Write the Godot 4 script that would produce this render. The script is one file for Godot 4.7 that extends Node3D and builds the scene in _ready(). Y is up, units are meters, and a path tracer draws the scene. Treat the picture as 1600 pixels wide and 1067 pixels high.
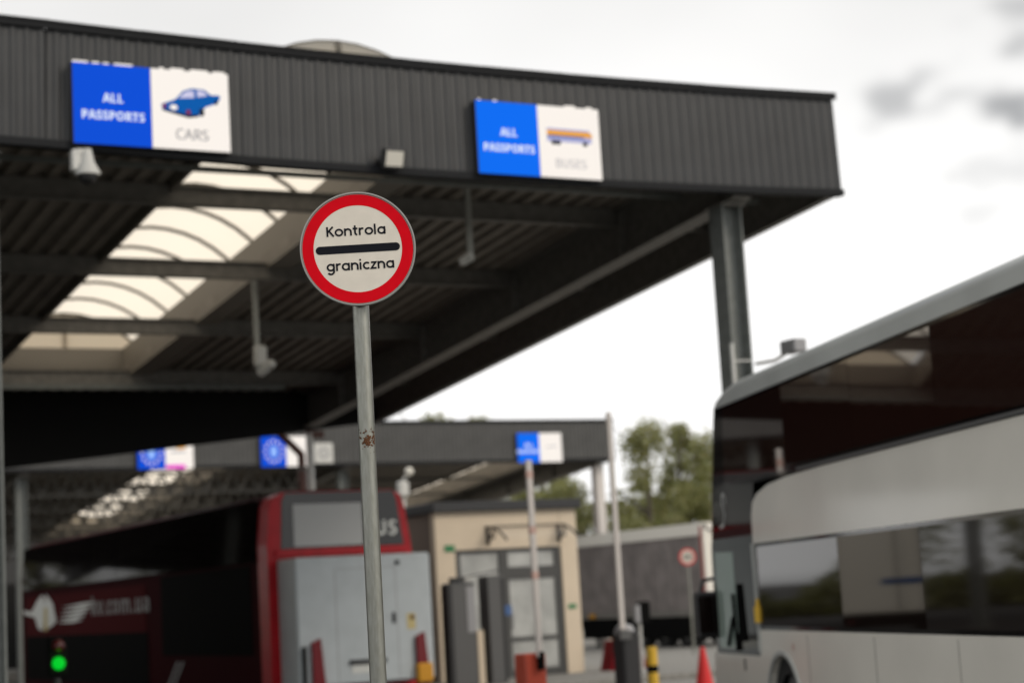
extends Node3D
# Border crossing seen past a round control sign. The x axis runs along the canopy fronts, -z runs along the lanes.

const YAW := 28.193
const PITCH := 7.860
const ROLL := -3.343
const FOCAL := 65.0

var counts := {}
var M := {}
var rng := RandomNumberGenerator.new()


# ------------------------------------------------------------------ mesh building
class B:
	var st := SurfaceTool.new()

	func _init():
		st.begin(Mesh.PRIMITIVE_TRIANGLES)

	func tri(a: Vector3, b: Vector3, c: Vector3):   # counter-clockwise seen from outside
		var n := (b - a).cross(c - a)
		if n.length_squared() < 1e-16:
			return
		n = n.normalized()
		for p in [a, c, b]:
			st.set_normal(n)
			st.add_vertex(p)

	func trin(a: Vector3, b: Vector3, c: Vector3, na: Vector3, nb: Vector3, nc: Vector3):
		if (b - a).cross(c - a).length_squared() < 1e-16:
			return
		st.set_normal(na); st.add_vertex(a)
		st.set_normal(nc); st.add_vertex(c)
		st.set_normal(nb); st.add_vertex(b)

	func quad(a: Vector3, b: Vector3, c: Vector3, d: Vector3):
		tri(a, b, c)
		tri(a, c, d)

	func box(c: Vector3, s: Vector3, bs := Basis()):
		var h := s / 2.0
		var p := []
		for i in 8:
			p.append(c + bs * Vector3(h.x if i & 1 else -h.x, h.y if i & 2 else -h.y, h.z if i & 4 else -h.z))
		quad(p[4], p[5], p[7], p[6])
		quad(p[1], p[0], p[2], p[3])
		quad(p[5], p[1], p[3], p[7])
		quad(p[0], p[4], p[6], p[2])
		quad(p[6], p[7], p[3], p[2])
		quad(p[0], p[1], p[5], p[4])

	func bevel_box(c: Vector3, s: Vector3, r: float, bs := Basis()):   # chamfered on all twelve edges
		var h := s / 2.0
		var q := h - Vector3(r, r, r)
		var f := func(x, y, z): return c + bs * Vector3(x, y, z)
		for k in [-1.0, 1.0]:
			var a := [f.call(-q.x, -q.y, k * h.z), f.call(q.x, -q.y, k * h.z), f.call(q.x, q.y, k * h.z), f.call(-q.x, q.y, k * h.z)]
			var b := [f.call(k * h.x, -q.y, q.z), f.call(k * h.x, -q.y, -q.z), f.call(k * h.x, q.y, -q.z), f.call(k * h.x, q.y, q.z)]
			var d := [f.call(-q.x, k * h.y, q.z), f.call(q.x, k * h.y, q.z), f.call(q.x, k * h.y, -q.z), f.call(-q.x, k * h.y, -q.z)]
			for w in [a, b, d]:
				if k > 0: quad(w[0], w[1], w[2], w[3])
				else: quad(w[3], w[2], w[1], w[0])
		for i in [-1.0, 1.0]:
			for j in [-1.0, 1.0]:
				out4([f.call(i * h.x, j * q.y, -q.z), f.call(i * h.x, j * q.y, q.z), f.call(i * q.x, j * h.y, q.z), f.call(i * q.x, j * h.y, -q.z)], bs * Vector3(i, j, 0))
				out4([f.call(-q.x, i * h.y, j * q.z), f.call(q.x, i * h.y, j * q.z), f.call(q.x, i * q.y, j * h.z), f.call(-q.x, i * q.y, j * h.z)], bs * Vector3(0, i, j))
				out4([f.call(i * h.x, -q.y, j * q.z), f.call(i * h.x, q.y, j * q.z), f.call(i * q.x, q.y, j * h.z), f.call(i * q.x, -q.y, j * h.z)], bs * Vector3(i, 0, j))
				for k in [-1.0, 1.0]:
					out3(f.call(i * h.x, j * q.y, k * q.z), f.call(i * q.x, j * h.y, k * q.z), f.call(i * q.x, j * q.y, k * h.z), bs * Vector3(i, j, k))

	func out3(a: Vector3, b: Vector3, c: Vector3, n: Vector3):
		if (b - a).cross(c - a).dot(n) > 0: tri(a, b, c)
		else: tri(a, c, b)

	func out4(p: Array, n: Vector3):
		if (p[1] - p[0]).cross(p[2] - p[0]).dot(n) > 0: quad(p[0], p[1], p[2], p[3])
		else: quad(p[3], p[2], p[1], p[0])

	func bar(a: Vector3, b: Vector3, w: float, h: float, up := Vector3.UP):
		var z := (b - a).normalized()
		var x := up.cross(z)
		if x.length() < 0.01: x = Vector3.RIGHT.cross(z)
		x = x.normalized()
		box((a + b) / 2.0, Vector3(w, h, a.distance_to(b)), Basis(x, z.cross(x), z))

	func hbeam(a: Vector3, b: Vector3, w: float, h: float, t: float, up := Vector3.UP):
		var z := (b - a).normalized()
		var x := up.cross(z)
		if x.length() < 0.01: x = Vector3.RIGHT.cross(z)
		x = x.normalized()
		var y := z.cross(x)
		bar(a, b, t * 0.7, h - 2.0 * t, y)
		for s in [-1.0, 1.0]:
			var o: Vector3 = y * s * (h - t) / 2.0
			bar(a + o, b + o, w, t, y)

	func tube(a: Vector3, b: Vector3, r0: float, r1: float, n := 12, caps := true):
		var z := (b - a).normalized()
		var x := Vector3.UP.cross(z)
		if x.length() < 0.01: x = Vector3.RIGHT
		x = x.normalized()
		var y := z.cross(x)
		for i in n:
			var d0 := x * cos(TAU * i / n) + y * sin(TAU * i / n)
			var d1 := x * cos(TAU * (i + 1) / n) + y * sin(TAU * (i + 1) / n)
			trin(a + d0 * r0, a + d1 * r0, b + d1 * r1, d0, d1, d1)
			trin(a + d0 * r0, b + d1 * r1, b + d0 * r1, d0, d1, d0)
			if caps:
				tri(a, a + d1 * r0, a + d0 * r0)
				tri(b, b + d0 * r1, b + d1 * r1)

	func pipe(pts: Array, r: float, n := 8):
		for i in pts.size() - 1:
			tube(pts[i], pts[i + 1], r, r, n)
			if i > 0: ball(pts[i], r * 1.02, 6, 8)

	func ball(c: Vector3, r: float, rows := 8, cols := 12, sy := 1.0):
		for i in rows:
			for j in cols:
				var q := []
				for e in [[i, j], [i, j + 1], [i + 1, j + 1], [i + 1, j]]:
					var u: float = PI * e[0] / rows
					var v: float = TAU * e[1] / cols
					q.append(Vector3(sin(u) * cos(v), cos(u), -sin(u) * sin(v)))
				var k := Vector3(1, sy, 1) * r
				trin(c + q[0] * k, c + q[2] * k, c + q[1] * k, q[0], q[2], q[1]) if false else null
				trin(c + q[3] * k, c + q[2] * k, c + q[1] * k, q[3], q[2], q[1])
				trin(c + q[3] * k, c + q[1] * k, c + q[0] * k, q[3], q[1], q[0])

	func disc(c: Vector3, ro: float, ri: float, z: float, n := 64):   # ring facing +z
		for i in n:
			var a := Vector3(cos(TAU * i / n), sin(TAU * i / n), 0)
			var b := Vector3(cos(TAU * (i + 1) / n), sin(TAU * (i + 1) / n), 0)
			var o := c + Vector3(0, 0, z)
			if ri > 0: quad(o + a * ri, o + a * ro, o + b * ro, o + b * ri)
			else: tri(o, o + a * ro, o + b * ro)

	func flat(poly: PackedVector2Array, z: float):   # polygon facing +z
		var ix := Geometry2D.triangulate_polygon(poly)
		for i in range(0, ix.size(), 3):
			out3(v3(poly[ix[i]], z), v3(poly[ix[i + 1]], z), v3(poly[ix[i + 2]], z), Vector3(0, 0, 1))

	func v3(p: Vector2, z: float) -> Vector3:
		return Vector3(p.x, p.y, z)

	func prism(poly: PackedVector2Array, z0: float, z1: float, xf := Transform3D()):
		var ix := Geometry2D.triangulate_polygon(poly)
		for i in range(0, ix.size(), 3):
			out3(xf * v3(poly[ix[i]], z1), xf * v3(poly[ix[i + 1]], z1), xf * v3(poly[ix[i + 2]], z1), xf.basis.z)
			out3(xf * v3(poly[ix[i]], z0), xf * v3(poly[ix[i + 1]], z0), xf * v3(poly[ix[i + 2]], z0), -xf.basis.z)
		var cw := Geometry2D.is_polygon_clockwise(poly)
		for i in poly.size():
			var a := poly[i]
			var b := poly[(i + 1) % poly.size()]
			var n := Vector3(b.y - a.y, a.x - b.x, 0) * (-1.0 if cw else 1.0)
			out4([xf * v3(a, z0), xf * v3(b, z0), xf * v3(b, z1), xf * v3(a, z1)], xf.basis * n)

	func inset(poly: Array, flags: Array, r: float) -> Array:
		var out := []
		var n := poly.size()
		for i in n:
			var p: Vector2 = poly[i]
			var e0: Vector2 = (p - poly[(i + n - 1) % n]).normalized()
			var e1: Vector2 = (poly[(i + 1) % n] - p).normalized()
			var r0: float = r if flags[(i + n - 1) % n] else 0.0
			var r1: float = r if flags[i] else 0.0
			var n0 := Vector2(-e0.y, e0.x)
			var n1 := Vector2(-e1.y, e1.x)
			var det := e0.x * e1.y - e0.y * e1.x
			if absf(det) < 0.05:
				out.append(p + (n0 * maxf(r0, r1)))
			else:
				var a := p + n0 * r0
				var b := p + n1 * r1
				var t := ((b.x - a.x) * e1.y - (b.y - a.y) * e1.x) / det
				out.append(a + e0 * t)
		return out

	# a side outline (counter-clockwise, given as [z, y]) carried from x0 to x1, its flagged edges rounded by r at both ends
	func shell(poly: Array, flags: Array, x0: float, x1: float, r: float, steps := 5):
		if Geometry2D.is_polygon_clockwise(PackedVector2Array(poly)):
			poly = poly.duplicate()
			poly.reverse()
			var turned := []
			for i in flags.size(): turned.append(flags[(2 * flags.size() - 2 - i) % flags.size()])
			flags = turned
		var all := []
		for i in steps + 1:
			var a := PI / 2 * i / steps
			all.append([x0 + r * (1.0 - cos(a)), inset(poly, flags, r * (1.0 - sin(a)))])
		for i in range(steps, -1, -1):
			var a := PI / 2 * i / steps
			all.append([x1 - r * (1.0 - cos(a)), inset(poly, flags, r * (1.0 - sin(a)))])
		var n := poly.size()
		for e in [0, all.size() - 1]:
			var pp := PackedVector2Array(all[e][1])
			var ix := Geometry2D.triangulate_polygon(pp)
			for i in range(0, ix.size(), 3):
				var x: float = all[e][0]
				out3(Vector3(x, pp[ix[i]].y, pp[ix[i]].x), Vector3(x, pp[ix[i + 1]].y, pp[ix[i + 1]].x), Vector3(x, pp[ix[i + 2]].y, pp[ix[i + 2]].x), Vector3(-1 if e == 0 else 1, 0, 0))
		for k in all.size() - 1:
			for i in n:
				if not flags[i]: continue
				var j := (i + 1) % n
				var A: Vector2 = all[k][1][i]
				var A2: Vector2 = all[k][1][j]
				var C: Vector2 = all[k + 1][1][i]
				var C2: Vector2 = all[k + 1][1][j]
				var d: Vector2 = poly[j] - poly[i]
				out4([Vector3(all[k][0], A.y, A.x), Vector3(all[k][0], A2.y, A2.x), Vector3(all[k + 1][0], C2.y, C2.x), Vector3(all[k + 1][0], C.y, C.x)], Vector3(signf((x0 + x1) / 2 - all[k][0]) * -0.001, -d.x, d.y))

	# a pane in the plane x = x0 facing -x, its glass bowed a little: n0 is the normal at its front end, n1 at its rear end
	func pane(x0: float, z0: float, z1: float, y0: float, y1: float, n0: Vector3, n1: Vector3):
		var steps := 6
		for i in steps:
			var u := i / float(steps)
			var v := (i + 1) / float(steps)
			var a := lerpf(z0, z1, u)
			var b := lerpf(z0, z1, v)
			var na := n0.lerp(n1, u).normalized()
			var nb := n0.lerp(n1, v).normalized()
			trin(Vector3(x0, y0, a), Vector3(x0, y0, b), Vector3(x0, y1, b), na, nb, nb)
			trin(Vector3(x0, y0, a), Vector3(x0, y1, b), Vector3(x0, y1, a), na, nb, na)
		out4([Vector3(x0, y0, z0), Vector3(x0, y1, z0), Vector3(x0 + 0.008, y1, z0), Vector3(x0 + 0.008, y0, z0)], Vector3(0, 0, -1))
		out4([Vector3(x0, y0, z1), Vector3(x0, y1, z1), Vector3(x0 + 0.008, y1, z1), Vector3(x0 + 0.008, y0, z1)], Vector3(0, 0, 1))
		out4([Vector3(x0, y1, z0), Vector3(x0, y1, z1), Vector3(x0 + 0.008, y1, z1), Vector3(x0 + 0.008, y1, z0)], Vector3(0, 1, 0))
		out4([Vector3(x0, y0, z0), Vector3(x0, y0, z1), Vector3(x0 + 0.008, y0, z1), Vector3(x0 + 0.008, y0, z0)], Vector3(0, -1, 0))

	func ribbon(pts: Array, w: float, z: float):   # a flat stroke facing +z
		var n := pts.size()
		var closed: bool = pts[0].distance_to(pts[n - 1]) < 1e-5
		var L := []
		for i in n:
			var p: Vector2 = pts[i]
			var e0 := Vector2.ZERO
			var e1 := Vector2.ZERO
			if i > 0: e0 = (p - pts[i - 1]).normalized()
			elif closed: e0 = (p - pts[n - 2]).normalized()
			if i < n - 1: e1 = (pts[i + 1] - p).normalized()
			elif closed: e1 = (pts[1] - p).normalized()
			if e0 == Vector2.ZERO: e0 = e1
			if e1 == Vector2.ZERO: e1 = e0
			var t := (e0 + e1).normalized()
			var m := Vector2(-t.y, t.x)
			var k: float = w / 2.0 / maxf(0.4, m.dot(Vector2(-e0.y, e0.x)))
			L.append([p + m * k, p - m * k])
		for i in n - 1:
			quad(v3(L[i][1], z), v3(L[i + 1][1], z), v3(L[i + 1][0], z), v3(L[i][0], z))

	func done() -> ArrayMesh:
		return st.commit()


# ------------------------------------------------------------------ nodes
func numbered(parent: Node, called: String) -> String:
	var key := str(parent.get_instance_id()) + called
	var k: int = counts.get(key, -1) + 1
	counts[key] = k
	return called if k == 0 else "%s_%03d" % [called, k]


func tag(o: Node3D, label: String, category: String, group := "", kind := ""):
	if label: o.set_meta("label", label)
	if category: o.set_meta("category", category)
	if group: o.set_meta("group", group)
	if kind: o.set_meta("kind", kind)
	return o


func thing(called: String, label: String, category: String, at := Vector3.ZERO, turn := 0.0, group := "") -> Node3D:
	var o := Node3D.new()
	o.name = numbered(self, called)
	add_child(o, true)
	o.position = at
	o.rotation.y = turn
	tag(o, label, category, group)
	return o


func put(parent: Node3D, called: String, mesh, material: Material, at := Vector3.ZERO) -> MeshInstance3D:
	var o := MeshInstance3D.new()
	o.name = numbered(parent, called)
	o.mesh = mesh.done() if mesh is B else mesh
	o.material_override = material
	o.position = at
	parent.add_child(o, true)
	return o


func structure(called: String, mesh, material: Material) -> MeshInstance3D:
	var o := put(self, called, mesh, material)
	o.set_meta("kind", "structure")
	return o


func copy(o: Node3D, at: Vector3, label := "", turn := NAN) -> Node3D:
	var c: Node3D = o.duplicate()
	var base := o.name.get_slice("_0", 0)
	c.name = numbered(self, base)
	add_child(c, true)
	c.position = at
	if not is_nan(turn): c.rotation.y = turn
	if label: c.set_meta("label", label)
	return c


func words(parent: Node3D, called: String, text: String, height: float, at: Vector3, material: Material, weight := 400, turn := 0.0) -> MeshInstance3D:
	var f := SystemFont.new()
	f.font_names = PackedStringArray(["Droid Sans"])
	f.font_weight = weight
	var t := TextMesh.new()
	t.text = text
	t.font = f
	t.font_size = 48
	t.pixel_size = height / 34.5      # capital height
	t.depth = 0.004
	t.curve_step = 2.0
	t.vertical_alignment = VERTICAL_ALIGNMENT_CENTER
	var o := put(parent, called, t, material, at)
	o.rotation.y = turn
	return o


# ------------------------------------------------------------------ materials
func lin(r: float, g: float, b: float) -> Color:
	return Color(r, g, b).linear_to_srgb()


func mat(called: String, c: Color, rough := 0.6, metal := 0.0, spec := 0.5) -> StandardMaterial3D:
	var m := StandardMaterial3D.new()
	m.resource_name = called
	m.albedo_color = c.linear_to_srgb()
	m.roughness = rough
	m.metallic = metal
	m.metallic_specular = spec
	M[called] = m
	return m


func noise_tex(freq: float, lo: Color, hi: Color, seed_ := 1, octaves := 4, size := 512) -> NoiseTexture2D:
	var n := FastNoiseLite.new()
	n.seed = seed_
	n.frequency = freq
	n.fractal_octaves = octaves
	var t := NoiseTexture2D.new()
	t.width = size
	t.height = size
	t.seamless = true
	t.noise = n
	var g := Gradient.new()
	g.set_color(0, lo)
	g.set_color(1, hi)
	t.color_ramp = g
	return t


func worn(m: StandardMaterial3D, freq: float, lo: float, hi: float, scale: Vector3, seed_ := 1):
	# a tone that wanders between lo and hi times the colour
	m.albedo_texture = noise_tex(freq, Color(lo, lo, lo), Color(hi, hi, hi), seed_)
	m.uv1_triplanar = true
	m.uv1_scale = scale


func rough_map(m: StandardMaterial3D, freq: float, lo: float, hi: float, seed_ := 5):
	m.roughness = 1.0
	m.roughness_texture = noise_tex(freq, Color(lo, lo, lo), Color(hi, hi, hi), seed_)
	m.uv1_triplanar = true


func glow(called: String, c: Color, e := 1.0) -> StandardMaterial3D:
	var m := mat(called, Color(0.006, 0.006, 0.006), 0.8, 0.0, 0.1)
	m.emission_enabled = true
	m.emission = c.linear_to_srgb()
	m.emission_energy_multiplier = e
	return m


func materials():
	var m := mat("asphalt", Color(0.06, 0.059, 0.057), 0.9)
	worn(m, 0.012, 0.72, 1.0, Vector3(0.6, 0.6, 0.6), 3)
	m = mat("concrete", Color(0.32, 0.31, 0.285), 0.85)
	worn(m, 0.02, 0.7, 1.0, Vector3(0.8, 0.8, 0.8), 4)
	mat("road_paint", Color(0.7, 0.7, 0.68), 0.6)
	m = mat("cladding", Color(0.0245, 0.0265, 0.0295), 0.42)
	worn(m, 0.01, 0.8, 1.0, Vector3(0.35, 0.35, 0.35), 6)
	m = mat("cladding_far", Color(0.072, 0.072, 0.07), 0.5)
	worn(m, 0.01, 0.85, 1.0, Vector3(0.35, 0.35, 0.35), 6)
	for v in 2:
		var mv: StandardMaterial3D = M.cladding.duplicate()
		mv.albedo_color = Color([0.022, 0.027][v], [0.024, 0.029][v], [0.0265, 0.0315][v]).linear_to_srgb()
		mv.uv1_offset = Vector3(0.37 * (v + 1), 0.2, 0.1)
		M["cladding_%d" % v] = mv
	mat("coping", Color(0.02, 0.021, 0.023), 0.6, 0.0, 0.2)
	m = mat("deck", Color(0.29, 0.258, 0.22), 0.6)
	worn(m, 0.01, 0.8, 1.0, Vector3(0.3, 0.3, 0.3), 7)
	mat("roof_top", Color(0.2, 0.2, 0.2), 0.7)
	m = mat("steel", Color(0.23, 0.22, 0.2), 0.5)
	worn(m, 0.02, 0.8, 1.0, Vector3(0.5, 0.5, 0.5), 8)
	m = mat("column_paint", Color(0.2, 0.215, 0.205), 0.5)
	worn(m, 0.02, 0.85, 1.0, Vector3(0.6, 0.6, 0.6), 9)
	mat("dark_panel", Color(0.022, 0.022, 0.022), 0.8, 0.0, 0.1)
	mat("curb_sheet", Color(0.22, 0.2, 0.17), 0.6)
	m = mat("opal", Color(0.85, 0.8, 0.7), 0.6)
	m.backlight_enabled = true
	m.backlight = Color(1.95, 1.78, 1.52).linear_to_srgb()
	m = mat("grey_opal", Color(0.45, 0.44, 0.41), 0.6)
	m.backlight_enabled = true
	m.backlight = Color(1.0, 0.97, 0.9).linear_to_srgb()
	mat("bronze_rib", Color(0.07, 0.06, 0.045), 0.5)
	m = mat("galvanised", Color(0.33, 0.335, 0.305), 0.4, 0.8)
	m.albedo_texture = noise_tex(0.02, Color(0.86, 0.86, 0.84), Color(1, 1, 1), 11, 4)
	m.uv1_triplanar = true
	m.uv1_scale = Vector3(7, 1.2, 7)
	rough_map(m, 0.05, 0.28, 0.5, 12)
	m = mat("sign_back", Color(0.32, 0.32, 0.3), 0.4, 0.6)
	m = mat("sign_red", Color(0.75, 0.002, 0.012), 0.5, 0.0, 0.18)
	worn(m, 0.01, 0.95, 1.0, Vector3(3, 3, 3), 13)
	m = mat("sign_white", Color(0.8, 0.75, 0.66), 0.5, 0.0, 0.2)
	worn(m, 0.008, 0.96, 1.0, Vector3(3, 3, 3), 14)
	mat("sign_black", Color(0.01, 0.011, 0.016), 0.5, 0.0, 0.2)
	m = mat("rust", Color(0.27, 0.125, 0.05), 0.95)
	m.albedo_texture = noise_tex(0.05, Color(0.35, 0.25, 0.22), Color(1, 1, 1), 15, 4, 256)
	m.uv1_triplanar = true
	m.uv1_scale = Vector3(16, 16, 16)
	mat("white_plastic", Color(0.6, 0.6, 0.57), 0.4)
	mat("dark_plastic", Color(0.02, 0.02, 0.021), 0.4)
	mat("lamp_glass", Color(0.75, 0.72, 0.64), 0.3)
	mat("sign_frame", Color(0.03, 0.03, 0.035), 0.5)
	glow("led_sign_blue", Color(0.0, 0.075, 0.68))
	glow("led_sign_bright_blue", Color(0.0, 0.15, 0.9))
	glow("led_sign_white", Color(1.0, 0.93, 0.86), 0.97)
	glow("led_sign_lettering", Color(0.8, 0.88, 1.0), 1.0)
	glow("led_sign_grey", Color(0.2, 0.19, 0.2), 1.0)
	glow("led_sign_pale_grey", Color(0.45, 0.43, 0.44), 1.0)
	glow("led_sign_car_blue", Color(0.0, 0.1, 0.4), 1.0)
	glow("led_sign_dark", Color(0.015, 0.018, 0.03), 1.0)
	glow("led_sign_red", Color(0.25, 0.01, 0.02), 1.0)
	glow("led_sign_orange", Color(0.85, 0.38, 0.04), 1.0)
	glow("led_sign_lavender", Color(0.62, 0.6, 0.8), 1.0)
	glow("led_sign_bus_body", Color(0.42, 0.42, 0.66), 1.0)
	glow("led_sign_magenta", Color(0.9, 0.0, 0.65), 1.0)
	glow("led_sign_pale_blue", Color(0.3, 0.5, 1.0), 1.0)
	glow("signal_green", Color(0.0, 0.6, 0.025), 1.0)
	mat("signal_red_off", Color(0.06, 0.004, 0.004), 0.3)
	m = mat("coach_white", Color(0.76, 0.735, 0.665), 0.35)
	m.clearcoat_enabled = true; m.clearcoat = 0.6; m.clearcoat_roughness = 0.1
	worn(m, 0.006, 0.95, 1.0, Vector3(0.2, 0.2, 0.2), 16)
	m = mat("coach_silver", Color(0.5, 0.52, 0.5), 0.35)
	worn(m, 0.006, 0.9, 1.0, Vector3(0.2, 0.2, 0.2), 17)
	m = mat("tinted_glass", Color(0.008, 0.005, 0.004), 0.03, 0.0, 0.6)
	m = mat("upper_glass", Color(0.02, 0.008, 0.006), 0.03, 0.0, 0.85)
	m.clearcoat_enabled = true; m.clearcoat = 1.0; m.clearcoat_roughness = 0.03
	m = mat("black_glass", Color(0.008, 0.007, 0.007), 0.06, 0.0, 0.5)
	mat("green_glass", Color(0.3, 0.38, 0.34), 0.06)
	mat("seal", Color(0.007, 0.007, 0.007), 0.8, 0.0, 0.1)
	mat("tyre", Color(0.018, 0.018, 0.018), 0.85)
	mat("rim", Color(0.3, 0.3, 0.3), 0.4, 0.6)
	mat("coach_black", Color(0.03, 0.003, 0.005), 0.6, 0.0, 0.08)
	mat("sticker_paper", Color(0.5, 0.42, 0.2), 0.6)
	mat("side_glass", Color(0.005, 0.004, 0.004), 0.04, 0.0, 0.12)
	mat("stripe_red", Color(0.04, 0.003, 0.005), 0.5, 0.0, 0.2)
	mat("housing_dark", Color(0.04, 0.04, 0.042), 0.5, 0.0, 0.3)
	mat("rod_grey", Color(0.4, 0.41, 0.38), 0.5)
	mat("dark_red", Color(0.055, 0.003, 0.005), 0.6, 0.0, 0.1)
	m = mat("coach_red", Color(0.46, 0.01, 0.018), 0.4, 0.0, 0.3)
	m.clearcoat_enabled = true; m.clearcoat = 0.2; m.clearcoat_roughness = 0.12
	worn(m, 0.01, 0.85, 1.0, Vector3(0.5, 0.5, 0.5), 18)
	mat("print_white", Color(0.62, 0.64, 0.62), 0.4)
	mat("print_grey", Color(0.2, 0.2, 0.2), 0.5)
	m = mat("box_white", Color(0.47, 0.52, 0.55), 0.45)
	worn(m, 0.006, 0.95, 1.0, Vector3(0.6, 0.6, 0.6), 19)
	mat("poster_grey", Color(0.42, 0.43, 0.43), 0.4)
	mat("tail_red", Color(0.16, 0.004, 0.01), 0.25)
	mat("amber", Color(0.6, 0.28, 0.01), 0.35)
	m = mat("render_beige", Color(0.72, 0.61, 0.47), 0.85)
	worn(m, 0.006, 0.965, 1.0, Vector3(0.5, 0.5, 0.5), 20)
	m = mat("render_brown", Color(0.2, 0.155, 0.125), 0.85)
	mat("roof_edge", Color(0.022, 0.023, 0.026), 0.5)
	mat("door_frame", Color(0.06, 0.06, 0.058), 0.45)
	m = mat("frosted", Color(0.55, 0.56, 0.54), 0.25)
	worn(m, 0.006, 0.8, 1.0, Vector3(0.4, 0.4, 0.4), 21)
	mat("cabinet_grey", Color(0.1, 0.1, 0.1), 0.45, 0.2)
	mat("cabinet_light", Color(0.3, 0.3, 0.31), 0.4, 0.2)
	mat("exit_green", Color(0.02, 0.2, 0.07), 0.5)
	mat("info_blue", Color(0.05, 0.12, 0.3), 0.5)
	mat("iron", Color(0.03, 0.022, 0.018), 0.6)
	m = mat("clear_sheet", Color(0.8, 0.8, 0.78), 0.02, 0.0, 0.2)
	m.transparency = BaseMaterial3D.TRANSPARENCY_ALPHA
	m.albedo_color.a = 0.03
	mat("arm_white", Color(0.62, 0.58, 0.55), 0.4)
	mat("arm_red", Color(0.56, 0.38, 0.33), 0.4)
	mat("housing_orange", Color(0.5, 0.075, 0.04), 0.45)
	m = mat("tarp", Color(0.27, 0.24, 0.23), 0.6)
	worn(m, 0.006, 0.8, 1.0, Vector3(0.35, 0.35, 0.35), 22)
	mat("trailer_white", Color(0.8, 0.77, 0.7), 0.45)
	mat("trailer_red", Color(0.4, 0.06, 0.05), 0.4)
	mat("cone_red", Color(0.72, 0.03, 0.03), 0.45)
	mat("yellow_paint", Color(0.68, 0.42, 0.03), 0.45)
	mat("pipe_brown", Color(0.14, 0.06, 0.045), 0.5)
	mat("container_red", Color(0.15, 0.005, 0.01), 0.6, 0.0, 0.2)
	m = mat("leaf_green", Color(0.33, 0.33, 0.17), 0.6)
	m.vertex_color_use_as_albedo = true
	m.backlight_enabled = true
	m.backlight = Color(0.8, 0.85, 0.4).linear_to_srgb()
	mat("bark", Color(0.1, 0.085, 0.065), 0.9)
	mat("fence_metal", Color(0.2, 0.2, 0.2), 0.6)
	m = mat("hall_wall", Color(0.045, 0.046, 0.047), 0.7)


# ------------------------------------------------------------------ camera, sky, light
func sky_light():
	var cam := Camera3D.new()
	cam.name = "camera"
	add_child(cam)
	var y := deg_to_rad(YAW)
	var p := deg_to_rad(PITCH)
	var r := deg_to_rad(ROLL)
	var f := Vector3(sin(y) * cos(p), sin(p), -cos(y) * cos(p))
	var right := Vector3(cos(y), 0, sin(y))
	var up := right.cross(f)
	cam.transform = Transform3D(Basis(right * cos(r) + up * sin(r), up * cos(r) - right * sin(r), -f), Vector3(0, 1.7, 0))
	var at := CameraAttributesPhysical.new()
	at.frustum_focal_length = FOCAL
	at.frustum_near = 0.1
	at.frustum_far = 2000.0
	at.frustum_focus_distance = 6.72
	at.exposure_aperture = 2.25
	cam.attributes = at
	cam.current = true

	var w := 1024
	var h := 512
	var im := Image.create(w, h, false, Image.FORMAT_RGBF)
	var n := FastNoiseLite.new()
	n.seed = 21; n.frequency = 1.3; n.fractal_octaves = 5
	var n2 := FastNoiseLite.new()
	n2.seed = 5; n2.frequency = 5.0; n2.fractal_octaves = 4
	# dark torn clouds: azimuth, elevation, half width, half height (degrees), depth
	var cl := [[41.0, 14.3, 1.15, 0.75, 0.6], [44.3, 13.7, 1.4, 0.75, 0.8], [44.6, 16.4, 1.1, 0.8, 0.7], [44.3, 11.5, 1.8, 1.4, 0.3], [47.5, 15.0, 3.5, 1.2, 0.5], [52, 21, 5, 2, 0.4], [-30, 24, 9, 3, 0.3], [100, 18, 8, 2.5, 0.35], [160, 26, 12, 4, 0.3], [-110, 20, 10, 3, 0.3], [20, 38, 10, 4, 0.3]]
	for j in h:
		var el := 90.0 - 180.0 * (j + 0.5) / h
		for i in w:
			var az := wrapf(360.0 * (i + 0.5) / w, -180.0, 180.0)
			var d := Vector3(sin(deg_to_rad(az)) * cos(deg_to_rad(el)), sin(deg_to_rad(el)), -cos(deg_to_rad(az)) * cos(deg_to_rad(el)))
			var q := d / maxf(0.25, d.y + 0.25)
			var soft := n.get_noise_3d(q.x, q.y, q.z)
			var b := 1.15 + (0.05 + 0.09 * smoothstep(9.0, 16.0, el)) * soft - 0.29 * smoothstep(7.5, 20.0, el)
			var tint := Color(1.0, 0.995, 0.985)
			if el < 0: b = 0.5
			var c := tint * b
			for k in cl:
				var du: float = wrapf(az - k[0], -180.0, 180.0) / k[2]
				var dv: float = (el - k[1] + 0.25 * du * k[3]) / k[3]
				if du * du + dv * dv < 5.0:
					var wob := n2.get_noise_3d(d.x * 4.0, d.y * 9.0, d.z * 4.0) * 1.6
					var s := smoothstep(1.2, 0.25, sqrt(du * du + dv * dv) + wob)
					c = c.lerp(Color(0.28, 0.29, 0.305), s * k[4])
			im.set_pixel(i, j, c)
	var pan := PanoramaSkyMaterial.new()
	pan.panorama = ImageTexture.create_from_image(im)
	var sk := Sky.new()
	sk.sky_material = pan
	var e := Environment.new()
	e.background_mode = Environment.BG_SKY
	e.sky = sk
	e.tonemap_mode = Environment.TONE_MAPPER_LINEAR
	e.tonemap_exposure = 1.0
	e.sdfgi_enabled = true
	e.ssao_enabled = true
	e.ssil_enabled = true
	var we := WorldEnvironment.new()
	we.name = "world"
	we.environment = e
	add_child(we)
	var sun := DirectionalLight3D.new()
	sun.name = "sun"
	sun.light_energy = 0.42
	sun.light_angular_distance = 20.0
	sun.light_color = Color(1.0, 0.95, 0.88)
	sun.shadow_enabled = true
	add_child(sun)
	sun.look_at_from_position(Vector3.ZERO, Vector3(-0.45, -0.55, -0.7))


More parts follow.
